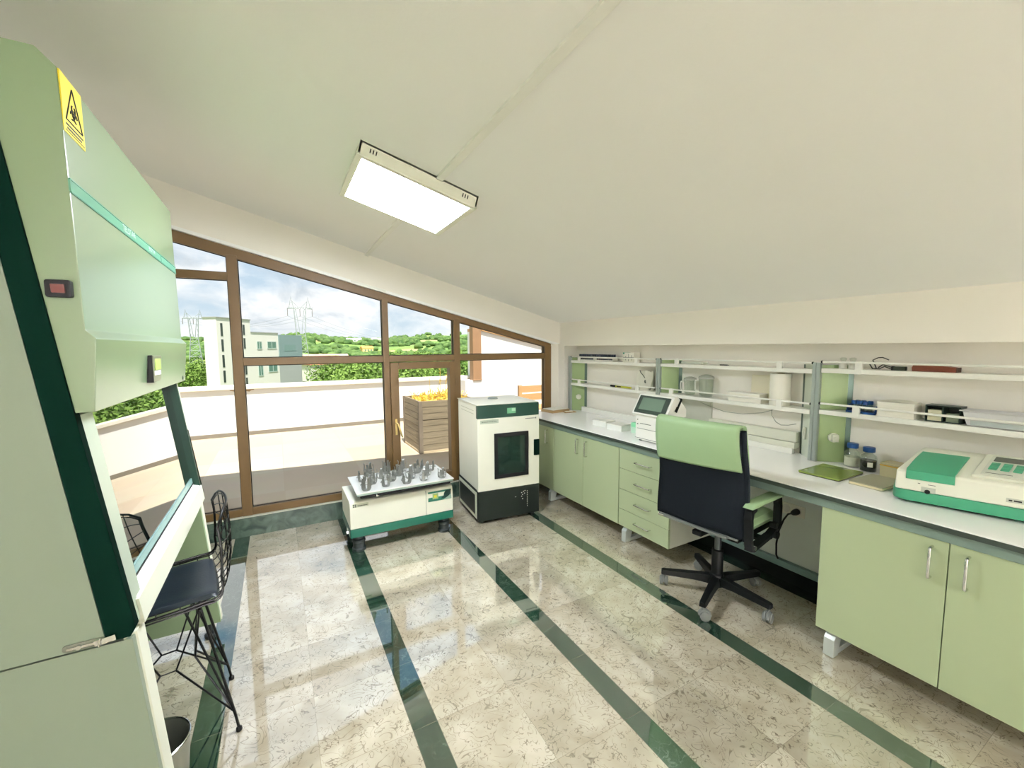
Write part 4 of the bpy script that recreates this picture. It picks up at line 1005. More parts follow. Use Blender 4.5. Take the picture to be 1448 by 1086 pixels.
b = MB(); b.lathe([(.012, -.018), (.012, 0)], (0, .06, .156), 12, 'x'); b.build('side_knob', CHROME, sk)
for x in (.07, W-.07):
    for y in (.06, D-.06):
        b = MB(); b.lathe([(.05, 0), (.052, .006), (.052, .022), (.045, .028), (.045, .07), (.052, .076), (.05, .09), (.034, .096), (.034, .126)], (x, y, 0), 24); b.build('foot', RUB, sk)
b = MB(); b.box(.10, W-.10, .08, D-.08, .41, .468); b.build('drive_plate', DKGREEN, sk, .004)
PX0, PX1, PY0, PY1, PZ = .052, .84, -.045, .44, .488
b = MB(); b.box(PX0, PX1, PY0, PY1, PZ-.008, PZ); b.build('platform', mat('brushed_platform', (226, 228, 224), .3, metal=.35, var=.04), sk, .001)
b = MB(); b.box(PX0+.005, PX1-.005, PY0+.004, PY1-.004, PZ-.024, PZ-.0085); b.build('platform_rim', mat('platform_edge', (150, 170, 160), .3, metal=.5), sk, .001)
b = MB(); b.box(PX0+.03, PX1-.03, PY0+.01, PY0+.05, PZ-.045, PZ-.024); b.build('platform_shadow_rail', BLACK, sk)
b = MB(); b.lathe([(.008, -.02), (.008, 0)], (.20, PY0+.0, PZ-.034), 10, 'y'); b.build('bolt', CHROME, sk)
def clamp_mesh(r=.033, h=.07):
    b = MB(); b.lathe([(r*.82, 0), (r*.82, .003)], n=16)
    for k in range(4):
        a = PI/4+k*PI/2; ca, sa = math.cos(a), math.sin(a); R = Matrix(((ca, -sa, 0), (sa, ca, 0), (0, 0, 1)))
        pr = [(r*.72, .0), (r*.92, .010), (r*1.0, .028), (r*.97, .05), (r*.92, h-.006), (r*.98, h), (r*1.12, h+.004)]
        hw = .0125
        A = [[b.bm.verts.new(R @ Vector((x+dx, s*hw*(1 if z < .05 else .7), z))) for s in (-1, 1)] for (x, z) in pr for dx in (0,)]
        Bv = [[b.bm.verts.new(R @ Vector((x+.0015, s*hw*(1 if z < .05 else .7), z))) for s in (-1, 1)] for (x, z) in pr]
        for i in range(len(pr)-1):
            b._f([A[i][0], A[i][1], A[i+1][1], A[i+1][0]]); b._f([Bv[i][0], Bv[i+1][0], Bv[i+1][1], Bv[i][1]])
            for q in (0, 1): b._f([A[i][q], A[i+1][q], Bv[i+1][q], Bv[i][q]])
        b._f([A[0][0], A[0][1], Bv[0][1], Bv[0][0]]); b._f([A[-1][0], A[-1][1], Bv[-1][1], Bv[-1][0]])
    # spring bands looping out between the fingers
    for k in range(0, 4, 2):
        a0 = PI/4+k*PI/2; pts = []
        for j in range(11):
            f = j/10; a = a0+f*PI/2; rr = r*(1.0+.30*math.sin(PI*f)); pts.append((rr*math.cos(a), rr*math.sin(a), h*.62+.014*math.sin(PI*f)*(1 if k % 2 else -1)))
        b.tube(pts, .0022, 5)
    b.tube([(r*.9*math.cos(2*PI*j/20), r*.9*math.sin(2*PI*j/20), h*.55) for j in range(20)], .0016, 5, closed=True)
    return b
cm = clamp_mesh().build('flask_clamp', mat('clamp_steel', (150, 152, 146), .38, metal=.75, var=.1, scale=30), sk)
first = True
for j, y in enumerate((.02, .145, .27, .385)):
    for i in range(5 if j % 2 == 0 else 4):
        x = .14+i*.152+(0 if j % 2 == 0 else .076)
        o = cm if first else cm.copy()
        if not first: COL.objects.link(o)
        o.location = (x+rnd.uniform(-.012, .012), y+rnd.uniform(-.012, .012), PZ); o.rotation_euler = (0, 0, rnd.uniform(0, 1.5)); first = False
        k_ = rnd.uniform(.95, 1.2); o.scale = (k_, k_, rnd.uniform(1.0, 1.5))

# ------------------------------------------------------------------ office chair (local: +y faces the bench, x to the chair's right = viewer's right)
oc = thing('office_chair', 'pale green and black office chair on casters facing the worktop', 'office chair', (2.396, 1.63, 0), -PI/2+math.radians(6.))
A0 = 58-(-90+6)
for k in range(5):
    a = math.radians(A0+72*k); R = Matrix(((math.cos(a), -math.sin(a), 0), (math.sin(a), math.cos(a), 0), (0, 0, 1)))
    b = MB()
    P = []
    for (x, w_, z0, z1) in ((.0, .03, .075, .135), (.12, .026, .085, .128), (.325, .02, .08, .112), (.335, .016, .082, .108)):
        P.append([b.bm.verts.new(R @ Vector(q)) for q in ((x, -w_, z0), (x, w_, z0), (x, w_*.8, z1), (x, -w_*.8, z1))])
    for i in range(3):
        for q in range(4): b._f([P[i][q], P[i][(q+1) % 4], P[i+1][(q+1) % 4], P[i+1][q]])
    b._f(P[0][::-1]); b._f(P[-1]); leg = b.build('base_arm', BLACK, oc, .003)
    c = R @ Vector((.318, 0, 0)); sw = rnd.uniform(0, 6.28); cs, sn = math.cos(sw), math.sin(sw); t_ = Vector((cs, sn, 0)); s_ = Vector((-sn, cs, 0))
    b = MB()
    for s in (-1, 1):
        b.tube([c+s_*s*.006+Vector((0, 0, .029))-t_*.012, c+s_*s*.010+Vector((0, 0, .029))-t_*.012, c+s_*s*.024+Vector((0, 0, .029))-t_*.012, c+s_*s*.027+Vector((0, 0, .029))-t_*.012], [.027, .0285, .0285, .02], 18)
    b.tube([c+Vector((0, 0, .05)), c+Vector((0, 0, .09))], .008, 10)
    hp = []
    for j in range(9):
        an = PI*j/8; hp.append(c-t_*.012+Vector((0, 0, .03))+t_*.031*math.cos(an)+Vector((0, 0, 1))*.031*math.sin(an))
    for s in (-1, 0, 1): b.tube([p+s_*s*.01 for p in hp], .0055, 6)
    b.build('caster', GREYRUB, leg)
b = MB(); b.lathe([(.045, .07), (.048, .09), (.04, .145), (.034, .15), (.034, .30), (.03, .304)], n=24); b.build('hub_sleeve', BLACK, oc)
b = MB(); b.lathe([(.02, .30), (.02, .47)], n=16); b.build('gas_lift', mat('dark_steel', (70, 76, 76), .3, metal=.6), oc)
b = MB(); b.box(-.11, .11, -.13, .12, .455, .495); b.box(-.03, .03, -.25, -.1, .46, .49); b.build('mechanism', BLACK, oc, .006)
b = MB(); b.tube([(.06, -.05, .47), (.20, -.08, .468), (.25, -.09, .465)], .005, 8); b.tube([(.25, -.09, .465), (.285, -.10, .462)], .012, 8); b.build('lever', BLACK, oc)
b = MB(); b.slab(lambda u, v: ((u-.5)*.50, -.25+v*.50, .555-.03*max(0, v-.8)/.2*(v-.8)/.2+.008*abs(2*u-1)**2), lambda u, v: (0, 0, 1), .045, 18, 18, 8, .05)
b.build('seat', LIME, oc)
b = MB(); b.slab(lambda u, v: ((u-.5)*.48, -.24+v*.47, .50), lambda u, v: (0, 0, 1), .015, 10, 10, 8); b.build('seat_pan', BLACK, oc)
def backp(u, v):
    """rear face of the backrest, v 0 bottom .. 1 top"""
    w_ = .268-.012*v+.004*math.sin(PI*v)
    z = .525+.615*v
    y = -.262-.035*v+.045*math.sin(PI*min(1, v*1.05))**2*.6
    x = (2*u-1)*w_
    return Vector((x, y+.02*abs(2*u-1)**2, z))
b = MB()
def cut(v0, v1): return lambda u, v: backp(u, v0+(v1-v0)*v)
b.slab(cut(0, .985), lambda u, v: (0, -1, 0), .020, 18, 22, 14, .045); b.build('backrest', FABRIC, oc)
b = MB()
def cover(side):
    pass
NU, NV = 20, 14
def capf(i, k):
    # wraps from the rear face (k=0) over the top and down the front (k=1)
    u = i; v0 = .60+.035*u
    if k < .42: v = v0+(1.0-v0)*(k/.42); p = backp(u, min(v, .97)); p.z += max(0, v-.97)*.6; p.y -= .025+.006*math.sin(PI*k/.42)*(1); return p
    if k < .58:
        t_ = (k-.42)/.16; p = backp(u, .97); a = PI*t_; p.y += .01-.035*math.cos(a); p.z += .018+.022*math.sin(a); return p
    v = 1.0-(1.0-v0)*((k-.58)/.42); p = backp(u, min(v, .97)); p.z += max(0, v-.97)*.6; p.y += .045+.012*math.sin(PI*(k-.58)/.42); return p
b.grid(capf, NU, 40)
o = b.build('headrest_cover', LIME, oc)
sm = o.modifiers.new('thickness', 'SOLIDIFY'); sm.thickness = .008; sm.offset = 1
for s in (0, 1):
    b = MB(); b.tube([backp(s, j/20)+Vector(((2*s-1)*.002, .012, 0)) for j in range(21)], .016, 8); b.build('back_edge', FABRIC, oc)
b = MB(); b.box(-.20, .20, -.285, -.262, .52, .535); b.tube([(-.25, -.262, .527), (.25, -.262, .527)], .007, 8); b.build('back_rail', mat('grey_rail', (96, 100, 96), .4), oc)
for s in (-1, 1):
    x = s*.295 if s > 0 else -.272
    b = MB()
    lp = [(x, -.20, .71), (x, -.235, .70), (x, -.245, .66), (x, -.235, .55), (x*.985, -.22, .485), (x*.98, -.19, .475), (x*.98, .0, .50), (x, .085, .53), (x, .10, .56), (x, .10, .66), (x, .09, .705), (x, .06, .712)]
    # flat loop: wide in x, thin in the loop plane
    n = len(lp); 
    for i in range(n-1):
        p, q = Vector(lp[i]), Vector(lp[i+1]); d_ = q-p; c = (p+q)/2; ang = math.atan2(d_.z, d_.y)
        b.obox(c, (.042, d_.length+.014, .026), Euler((ang, 0, 0)))
    af = b.build('arm_frame', BLACK, oc, .004)
    if s < 0: af.location.y = .06
    b = MB(); b.slab(lambda u, v: (x+(u-.5)*.07*(1-.25*abs(2*v-1)**3), -.262+v*.385, .735-.012*(2*v-1)**4), lambda u, v: (0, 0, 1), .016, 12, 16, 6, .014); ap = b.build('arm_pad', LIME, oc)
    if s < 0: ap.location.y = .06
    b = MB(); b.cyl((x-s*.01, .05, .50), (x+s*.03, .05, .50), .022, 14); b.cyl((x-s*.005, .035, .56), (x+s*.026, .035, .56), .018, 14); b.build('arm_knob', BLACK, oc)
    b = MB(); b.cyl((x-s*.02, -.20, .492), (x+s*.024, -.20, .492), .012, 12); b.build('arm_bolt', CHROME, oc)
    b = MB(); b.box(x*.3, x*.98, -.06, .0, .478, .492); b.build('arm_bracket', BLACK, oc)
# ------------------------------------------------------------------ terrace
TZ = .15
struct('terrace_floor', MB().box(-7, 7, 4.34, 8.62, -.3, TZ), TERR)
w = MB(); w.box(-7, 3.62, 8.27, 8.52, TZ, .925); struct('parapet_wall', w, PLASTER)
w = MB(); w.box(-7, 3.62, 8.225, 8.565, .925, .985); struct('parapet_coping_trim', w, STONEC, bevel=.01)
w = MB(); w.box(-7, 3.62, 8.255, 8.27, TZ, .215); struct('parapet_skirting_trim', w, mat('grey_skirting', (118, 110, 96), .8, var=.1), bevel=.003)
w = MB(); w.prism([(3.66, TZ), (7., TZ), (7., 1.19), (3.66, 1.925)], 'y', 7.9, 8.6); struct('wall_gable', w, PLASTER)
w = MB(); w.prism([(3.662, 1.927), (7., 1.193), (7., 1.26), (3.662, 1.99)], 'y', 7.86, 8.6); struct('gable_trim', w, WOODB)
b = MB(); b.box(3.47, 3.66, 7.88, 8.06, .925, 2.2); b.box(3.465, 3.665, 7.875, 8.065, .915, .94)
tag(b.build('timber_post', mat('orange_brown_timber', (146, 112, 80), .6, var=.15, scale=4, stretch=(3, 3, 1)), None, .008), 'orange-brown timber post at the corner of the white gable wall outside', 'post')
b = MB(); b.box(3.3, 3.66, 7.9, 8.27, TZ, .92); struct('parapet_return_wall', b, PLASTER)
# irregular brown patch on the parapet face, under the coping
b = MB(); b.prism([(-.72+.02*k, .925-.045*math.sin(PI*k/18)**.6*(1+.25*math.sin(k*1.9))) for k in range(19)]+[(-.36, .926)], 'y', 8.262, 8.272)
struct('wall_brown_patch', b, mat('brown_patch', (150, 128, 100), .9, var=.3, scale=14))
# planter
pl = thing('wooden_planter', 'large weathered square planter of wooden boards on the terrace', 'planter', (2.05, 5.945, TZ))
PW, PD, PH = .395, .39, .72
n_b = 8
def side(nm, ax, s):
    b = MB(); hb = (PH-.03)/n_b
    for k in range(n_b):
        z0 = .03+k*hb; j = rnd.uniform(-.003, .003)
        if ax == 'y': b.box(-PW, PW, s*PD-.012+j, s*PD+.012+j, z0+.003, z0+hb-.003)
        else: b.box(s*PW-.012+j, s*PW+.012+j, -PD, PD, z0+.003, z0+hb-.003)
    b.build(nm, WOODG, pl)
for ax in 'xy':
    for s in (-1, 1): side('board_side', ax, s)
for sx in (-1, 1):
    for sy in (-1, 1):
        b = MB(); b.box(sx*PW-.026, sx*PW+.026, sy*PD-.026, sy*PD+.026, 0, PH); b.build('corner_post', mat('grey_corner_post', (116, 104, 88), .8, var=.2), pl, .004)
b = MB(); b.box(-PW-.02, PW+.02, -PD-.02, PD+.02, .0, .03); b.build('base_frame', mat('pale_base', (178, 160, 130), .8, var=.2), pl, .004)
b = MB(); b.grid(lambda u, v: (-PW+.02+u*(2*PW-.04), -PD+.02+v*(2*PD-.04), PH-.05+.03*math.sin(9*u)*math.cos(8*v)), 14, 14); b.build('soil', mat('straw_soil', (190, 160, 80), .9, var=.4, scale=30), pl)
pt_ = thing('dry_plant', 'yellow dried plant growing out of the weathered planter', 'plant', (2.05, 5.945, TZ+PH-.05))
b = MB(); lf = MB()
for k in range(150):
    x, y = rnd.uniform(-.36, .36), rnd.uniform(-.36, .36); h = rnd.uniform(.05, .17)
    if k < 5: h = rnd.uniform(.25, .4)
    if k == 0: x, y, h = -.02, -.15, .66
    dx, dy = rnd.uniform(-.06, .06), rnd.uniform(-.06, .06)
    b.tube([(x, y, -.02), (x+dx*.4, y+dy*.4, h*.6), (x+dx, y+dy, h)], .0035, 4)
    for q in range(6 if k else 26):
        f = rnd.uniform(.3, 1); c = Vector((x+dx*f, y+dy*f, h*f)); a = rnd.uniform(0, 6.28); l = rnd.uniform(.015, .035)
        d = Vector((math.cos(a), math.sin(a), rnd.uniform(-.3, .8)))*l; s = Vector((-math.sin(a), math.cos(a), 0))*l*.4
        lf._f([lf.bm.verts.new(p) for p in (c, c+d*.5+s, c+d, c+d*.5-s)])
b.build('stems', mat('straw_stem', (196, 168, 84), .8), pt_); lf.build('leaves', mat('yellow_leaf', (226, 196, 60), .7, var=.3, scale=20), pt_)
# bench by the gable
bn = thing('garden_bench', 'tan wooden bench with slatted back by the white gable wall', 'bench', (4.15, 6.0, TZ))
b = MB()
for z in (.52, .66): b.box(-.58, .58, .20, .225, z, z+.115)
b.build('back_slats', WOODB, bn, .004)
for s in (-1, 1):
    b = MB(); b.box(s*.56-.03, s*.56+.03, .17, .23, 0, .79); b.box(s*.56-.03, s*.56+.03, -.25, -.19, 0, .42); b.box(s*.56-.025, s*.56+.025, -.25, .2, .36, .41); b.build('end_frame', WOODB, bn, .004)
b = MB()
for k in range(4): b.box(-.6, .6, -.26+k*.115, -.16+k*.115, .42, .445)
b.build('seat_slats', WOODB, bn, .003)

# ------------------------------------------------------------------ far building
FX = lambda t, o, z: Vector((-6.04+.6*t-.8*o, 60+.8*t+.6*o, z))
bl = thing('campus_building', 'white flat-roofed building with tower and grey wing beyond the terrace', 'building', (-6.04, 60, -13))
BW = mat('building_white', (216, 210, 200), .85, var=.02, scale=.4); BG = mat('building_grey_green', (122, 142, 140), .8, var=.04, scale=.5); BDK = mat('building_slit_glass', (58, 66, 62), .3, var=.1); BGL = mat('building_window_glass', (92, 124, 112), .2, var=.15)
def blk(b, t0, t1, o0, o1, z0, z1): b.hexa([FX(t0, o0, z0), FX(t1, o0, z0), FX(t1, o1, z0), FX(t0, o1, z0), FX(t0, o0, z1), FX(t1, o0, z1), FX(t1, o1, z1), FX(t0, o1, z1)])
b = MB(); blk(b, 0, 5.25, 0, 1.75, -13, 5.2); P_('tower', b, BW, bl)
b = MB(); blk(b, -.08, 5.33, -.08, 1.83, 5.2, 5.32); P_('tower_roof_edge', b, mat('roof_edge_grey', (150, 150, 142), .8), bl)
b = MB(); blk(b, 5.25, 10.4, 0, 6, -13, 3.62); P_('office_wing', b, BW, bl)
b = MB(); blk(b, 5.25, 10.4, -.06, 6, 3.62, 3.76); P_('wing_roof_edge', b, mat('roof_edge_grey', (150, 150, 142), .8), bl)
b = MB(); blk(b, 10.4, 15.5, -.15, 6, .2, 3.5); P_('grey_wing', b, BG, bl)
b = MB(); blk(b, 10.4, 15.4, 0, 6, -13, .2); P_('grey_wing_base', b, mat('pale_grey_wall', (160, 162, 158), .85), bl)
for t0, t1, z0, z1 in ((.55, .85, 3.1, 4.6), (.55, .85, 1.3, 2.7), (.55, .85, -.6, .85), (.55, .85, -2.4, -1.0), (4.0, 4.3, 3.3, 4.6), (4.0, 4.3, 1.6, 2.9), (4.0, 4.3, -1.7, -.4), (4.0, 4.3, -3.2, -2.1)):
    b = MB(); blk(b, t0, t1, -.03, .05, z0, z1); P_('slit_window', b, BDK, bl)
for t0, t1, z0, z1 in ((6.3, 7.1, 1.55, 2.5), (8.2, 9.9, 1.6, 2.5), (6.3, 7.1, -2.0, -.7), (8.2, 9.9, -1.6, -.5)):
    b = MB(); blk(b, t0, t1, -.03, .05, z0, z1); wq = P_('window', b, BGL, bl)
    f = MB()
    for q in (0, .5, 1): blk(f, t0+(t1-t0)*q-.04, t0+(t1-t0)*q+.04, -.05, .05, z0, z1)
    blk(f, t0, t1, -.05, .05, z0-.06, z0+.03); blk(f, t0, t1, -.05, .05, z1-.03, z1+.05); P_('window_frame', f, mat('win_frame_pale', (176, 188, 180), .5), wq)
b = MB()
for k in range(3): blk(b, 11+k*1.2, 11.7+k*1.2, -.18, 0, -.1+.22*0, .14)
P_('grey_wing_windows', b, BGL, bl)
b = MB(); blk(b, 11.4, 14, -.17, 0, 1.2, 2.1); P_('grey_panel', b, mat('grey_panel_line', (112, 138, 132), .8), bl)
# low houses and barns
def house(x, y, z, w_, d_, h_, rz, wall, roofc, label):
    t = thing('farm_house', label, 'house', (x, y, z), rz)
    b = MB(); b.box(-w_/2, w_/2, -d_/2, d_/2, 0, h_); b.build('walls', mat('house_'+wall[0], wall[1], .9), t)
    b = MB(); b.prism([(-d_/2-.3, h_), (d_/2+.3, h_), (0, h_+d_*.28)], 'x', -w_/2-.3, w_/2+.3); b.build('roof', mat('roof_'+roofc[0], roofc[1], .9, var=.1), t)
    b = MB()
    for k in range(3): b.box(-w_/2+w_*(.2+.27*k), -w_/2+w_*(.2+.27*k)+w_*.12, -d_/2-.05, -d_/2+.05, h_*.35, h_*.75)
    b.build('windows', BGL, t)
def polar(az, d): a = math.radians(az); return d*math.sin(a), d*math.cos(a)

# ------------------------------------------------------------------ landscape
def hash2(x, y): return math.sin(x*.013+1.3)*math.cos(y*.011+.4)*.6+math.sin(x*.031+y*.023)*.4
def terrain(az, d):
    """ground height in metres at an azimuth (deg) and distance"""
    e = np.interp(az, [-40, -14, -9, -3, 3, 6, 9, 12, 15, 18, 21, 24, 40], [1.2, 1.1, 1.2, 1.55, 2.0, 1.6, 1.35, 1.15, 1.45, 1.75, 1.75, 2.1, 2.2])
    top = 1.6+900*math.tan(math.radians(e))-5
    f = min(1., max(0., (d-70)/830)); f = f**1.15
    base = -13.5 if d < 70 else -13.5
    z = base+(top-base)*f
    if d > 900: z = top-(d-900)*.05
    x, y = polar(az, d)
    return z+hash2(x, y)*min(4., d*.012)
NA, NR = 120, 60
b = MB(); rings = []
ds = [24*(1400/24)**(j/NR) for j in range(NR+1)]
for j in range(NR+1):
    rings.append([b.bm.verts.new((*polar(-70+140*i/NA, ds[j]), terrain(-70+140*i/NA, ds[j]))) for i in range(NA+1)])
for j in range(NR):
    for i in range(NA): b._f([rings[j][i], rings[j][i+1], rings[j+1][i+1], rings[j+1][i]])
def field_mat():
    m = bpy.data.materials.new('meadow_and_fields'); m.use_nodes = True; nt = m.node_tree; L = nt.links.new; bs = nt.nodes['Principled BSDF']
    tc = nn(nt, 'ShaderNodeTexCoord'); vo = nn(nt, 'ShaderNodeTexVoronoi'); vo.inputs['Scale'].default_value = .02; L(tc.outputs['Object'], vo.inputs['Vector'])
    r = nn(nt, 'ShaderNodeValToRGB'); r.color_ramp.interpolation = 'LINEAR'; e = r.color_ramp.elements
    cs = [(0, (88, 120, 52)), (.35, (108, 138, 60)), (.6, (134, 146, 76)), (.8, (92, 126, 58)), (1, (156, 148, 98))]
    while len(e) < len(cs): e.new(.5)
    for k, (p, c) in enumerate(cs): e[k].position = p; e[k].color = lin(c)+(1,)
    sp = nn(nt, 'ShaderNodeSeparateColor'); L(vo.outputs['Color'], sp.inputs[0]); L(sp.outputs[0], r.inputs[0])
    no = nn(nt, 'ShaderNodeTexNoise'); no.inputs['Scale'].default_value = .25; no.inputs['Detail'].default_value = 5; L(tc.outputs['Object'], no.inputs['Vector'])
    mx = nn(nt, 'ShaderNodeMix', data_type='RGBA', blend_type='OVERLAY'); mx.inputs['Factor'].default_value = .5; L(r.outputs[0], mx.inputs['A']); L(no.outputs['Fac'], mx.inputs['B'])
    L(mx.outputs['Result'], bs.inputs['Base Color']); bs.inputs['Roughness'].default_value = .95
    return m
o = struct('ground_hills', b, field_mat(), smooth=180)
def leaf_mat(name, c0, c1, sc):
    m = bpy.data.materials.new(name); m.use_nodes = True; nt = m.node_tree; L = nt.links.new; bs = nt.nodes['Principled BSDF']
    tc = nn(nt, 'ShaderNodeTexCoord'); no = nn(nt, 'ShaderNodeTexNoise'); no.inputs['Scale'].default_value = sc; no.inputs['Detail'].default_value = 3; L(tc.outputs['Object'], no.inputs['Vector'])
    r = nn(nt, 'ShaderNodeValToRGB'); r.color_ramp.elements[0].position = .35; r.color_ramp.elements[0].color = lin(c0)+(1,); r.color_ramp.elements[1].position = .65; r.color_ramp.elements[1].color = lin(c1)+(1,)
    L(no.outputs['Fac'], r.inputs[0]); L(r.outputs[0], bs.inputs['Base Color']); bs.inputs['Roughness'].default_value = .9
    bs.inputs['Specular IOR Level'].default_value = .1
    return m
# woodland: low rounded crowns by the thousand, one mass
rg = np.random.default_rng(5)
tb = bmesh.new(); bmesh.ops.create_icosphere(tb, subdivisions=2, radius=1.); bv = np.array([v.co[:] for v in tb.verts]); bf = np.array([[v.index for v in f.verts] for f in tb.faces]); tb.free()
Vs, Fs, n0 = [], [], 0
CLEARINGS = [(*polar(a_, d_), r_) for a_, d_, r_ in ((5.2, 260, 22), (10.1, 420, 16), (8.6, 700, 22), (11.3, 720, 20), (4.6, 105, 14))]+[(6.9, 150, 11), (-30, 220, 11)]
for k in range(8200):
    d = 150*(900/150)**rg.random()**.8; az = rg.uniform(-40, 46)
    x, y = polar(az, d)
    fld = math.sin(x*.017+2)*math.cos(y*.012)+.5*math.sin(x*.05+y*.03)
    if fld < -.1 and rg.random() < .9: continue
    if any((x-cx_)**2+(y-cy_)**2 < r_*r_ for cx_, cy_, r_ in CLEARINGS): continue
    s = rg.uniform(1.3, 2.6)*(1+d/700)
    nz = 1+.28*np.sin(bv @ rg.normal(size=(3, 3))*3.1).sum(1)/2
    P = bv*nz[:, None]*np.array([s*1.1, s*1.1, s*.8]); P += (x, y, terrain(az, d)+s*.35)
    Vs.append(P); Fs.append(bf+n0); n0 += len(bv)
me = bpy.data.meshes.new('woodland'); me.from_pydata(np.concatenate(Vs).tolist(), [], np.concatenate(Fs).tolist()); me.materials.append(leaf_mat('woodland_leaf', (60, 86, 46), (98, 122, 68), .12))
for f in me.polygons: f.use_smooth = True
wd = bpy.data.objects.new('woodland', me); COL.objects.link(wd); tag(wd, 'green mass of woodland covering the hills beyond the building', 'woodland', kind='stuff')
# nearer trees, each its own thing
LEAF = [leaf_mat('bright_leaf', (80, 108, 42), (122, 146, 72), .9), leaf_mat('mid_leaf', (62, 92, 38), (104, 130, 62), .9)]
BARK = mat('tree_bark', (96, 82, 62), .9, var=.2)
def tree_proto(seed, lm):
    r_ = random.Random(seed); t = bpy.data.objects.new('tree', None); COL.objects.link(t)
    b = MB()
    cl = [(Vector((r_.gauss(0, .9), r_.gauss(0, .9), r_.uniform(2.2, 5.2))), r_.uniform(.9, 1.5)) for _ in range(15)]
    for k in range(4600):
        c, r0 = r_.choice(cl); d = Vector((r_.gauss(0, 1), r_.gauss(0, 1), r_.gauss(0, 1))).normalized(); p = c+d*r0*r_.uniform(.75, 1.05)
        n = (d+Vector((r_.gauss(0, .5), r_.gauss(0, .5), r_.gauss(0, .5)))).normalized(); a = n.orthogonal().normalized(); a = Matrix.Rotation(r_.uniform(0, 6.28), 3, n) @ a; q = n.cross(a); s = r_.uniform(.08, .17)
        b._f([b.bm.verts.new(v) for v in (p-a*s, p-q*s*.5, p+a*s, p+q*s*.5)])
    b.build('crown', lm, t)
    b = MB(); b.tube([(0, 0, -1), (.05, 0, 1.5), (0, .1, 3.4)], [.28, .2, .08], 8)
    for k in range(5):
        c = cl[k][0]; b.tube([(0, .05, 1.6+.2*k), c*.6+Vector((0, 0, .6)), c], [.1, .06, .03], 5)
    b.build('trunk', BARK, t)
    return t
protos = [tree_proto(3, LEAF[0]), tree_proto(8, LEAF[1])]
used = [False, False]
spots = []
for k in range(40):
    az = (6.2+k*.52+rnd.uniform(-.25, .25)); d = rnd.choice([38, 46, 56, 68, 84, 104, 126])*rnd.uniform(.92, 1.08)
    if az < 9 and d < 80: d = rnd.uniform(84, 120)
    el = rnd.uniform(-2.6, -1.0) if az < 12 else rnd.uniform(-1.8, .1)
    spots.append((az, d, el))
for az, d, el in ((-9.6, 90, -.9), (-8.2, 110, -.8), (-7.4, 95, -1.2)): spots.append((az, d, el))
for k, (az, d, el) in enumerate(spots):
    x, y = polar(az, d); zt = 1.6+d*math.tan(math.radians(el)); i = k % 2
    z0 = max(-14., zt-6.2*1.5); sc = (zt-z0)/6.3
    lab = ('bright green leafy tree growing below the terrace parapet', 'mid-green leafy tree growing below the terrace parapet')[i]
    if used[i]: o = dup(protos[i], (x, y, z0), rnd.uniform(0, 6.28), lab, 'trees below the terrace')
    else: o = protos[i]; used[i] = True; o.location = (x, y, z0); tag(o, lab, 'tree', 'trees below the terrace')
    w_ = max(sc, .7)*rnd.uniform(1., 1.35); o.scale = (w_, w_, sc)
for az, d, w_, d_, h_, rz, wc_, rc_, lab in (
    (5.2, 260, 24, 8, 4, .2, ('white', (226, 220, 206)), ('pink', (214, 170, 140)), 'long pale barn with pinkish roof behind the grey wing'),
    (10.1, 420, 10, 8, 4, .1, ('cream', (232, 200, 140)), ('orange', (214, 150, 80)), 'orange-roofed farmhouse alone among the trees'),
    (8.6, 700, 22, 8, 4, .0, ('white', (226, 220, 206)), ('grey', (190, 190, 184)), 'white shed on the far ridge, left of the ridge farm'),
    (11.3, 720, 16, 8, 5, .1, ('white', (226, 220, 206)), ('grey', (190, 190, 184)), 'white farm building at the right on the far ridge'),
    (4.6, 105, 9, 7, 3.6, .5, ('white', (226, 220, 206)), ('salmon', (206, 138, 106)), 'low white house with salmon roof under the grey wing')):
    x, y = polar(az, d); z = terrain(az, d)
    if d == 105: z = -5.6
    house(x, y, z, w_, d_, h_, rz, wc_, rc_, lab)
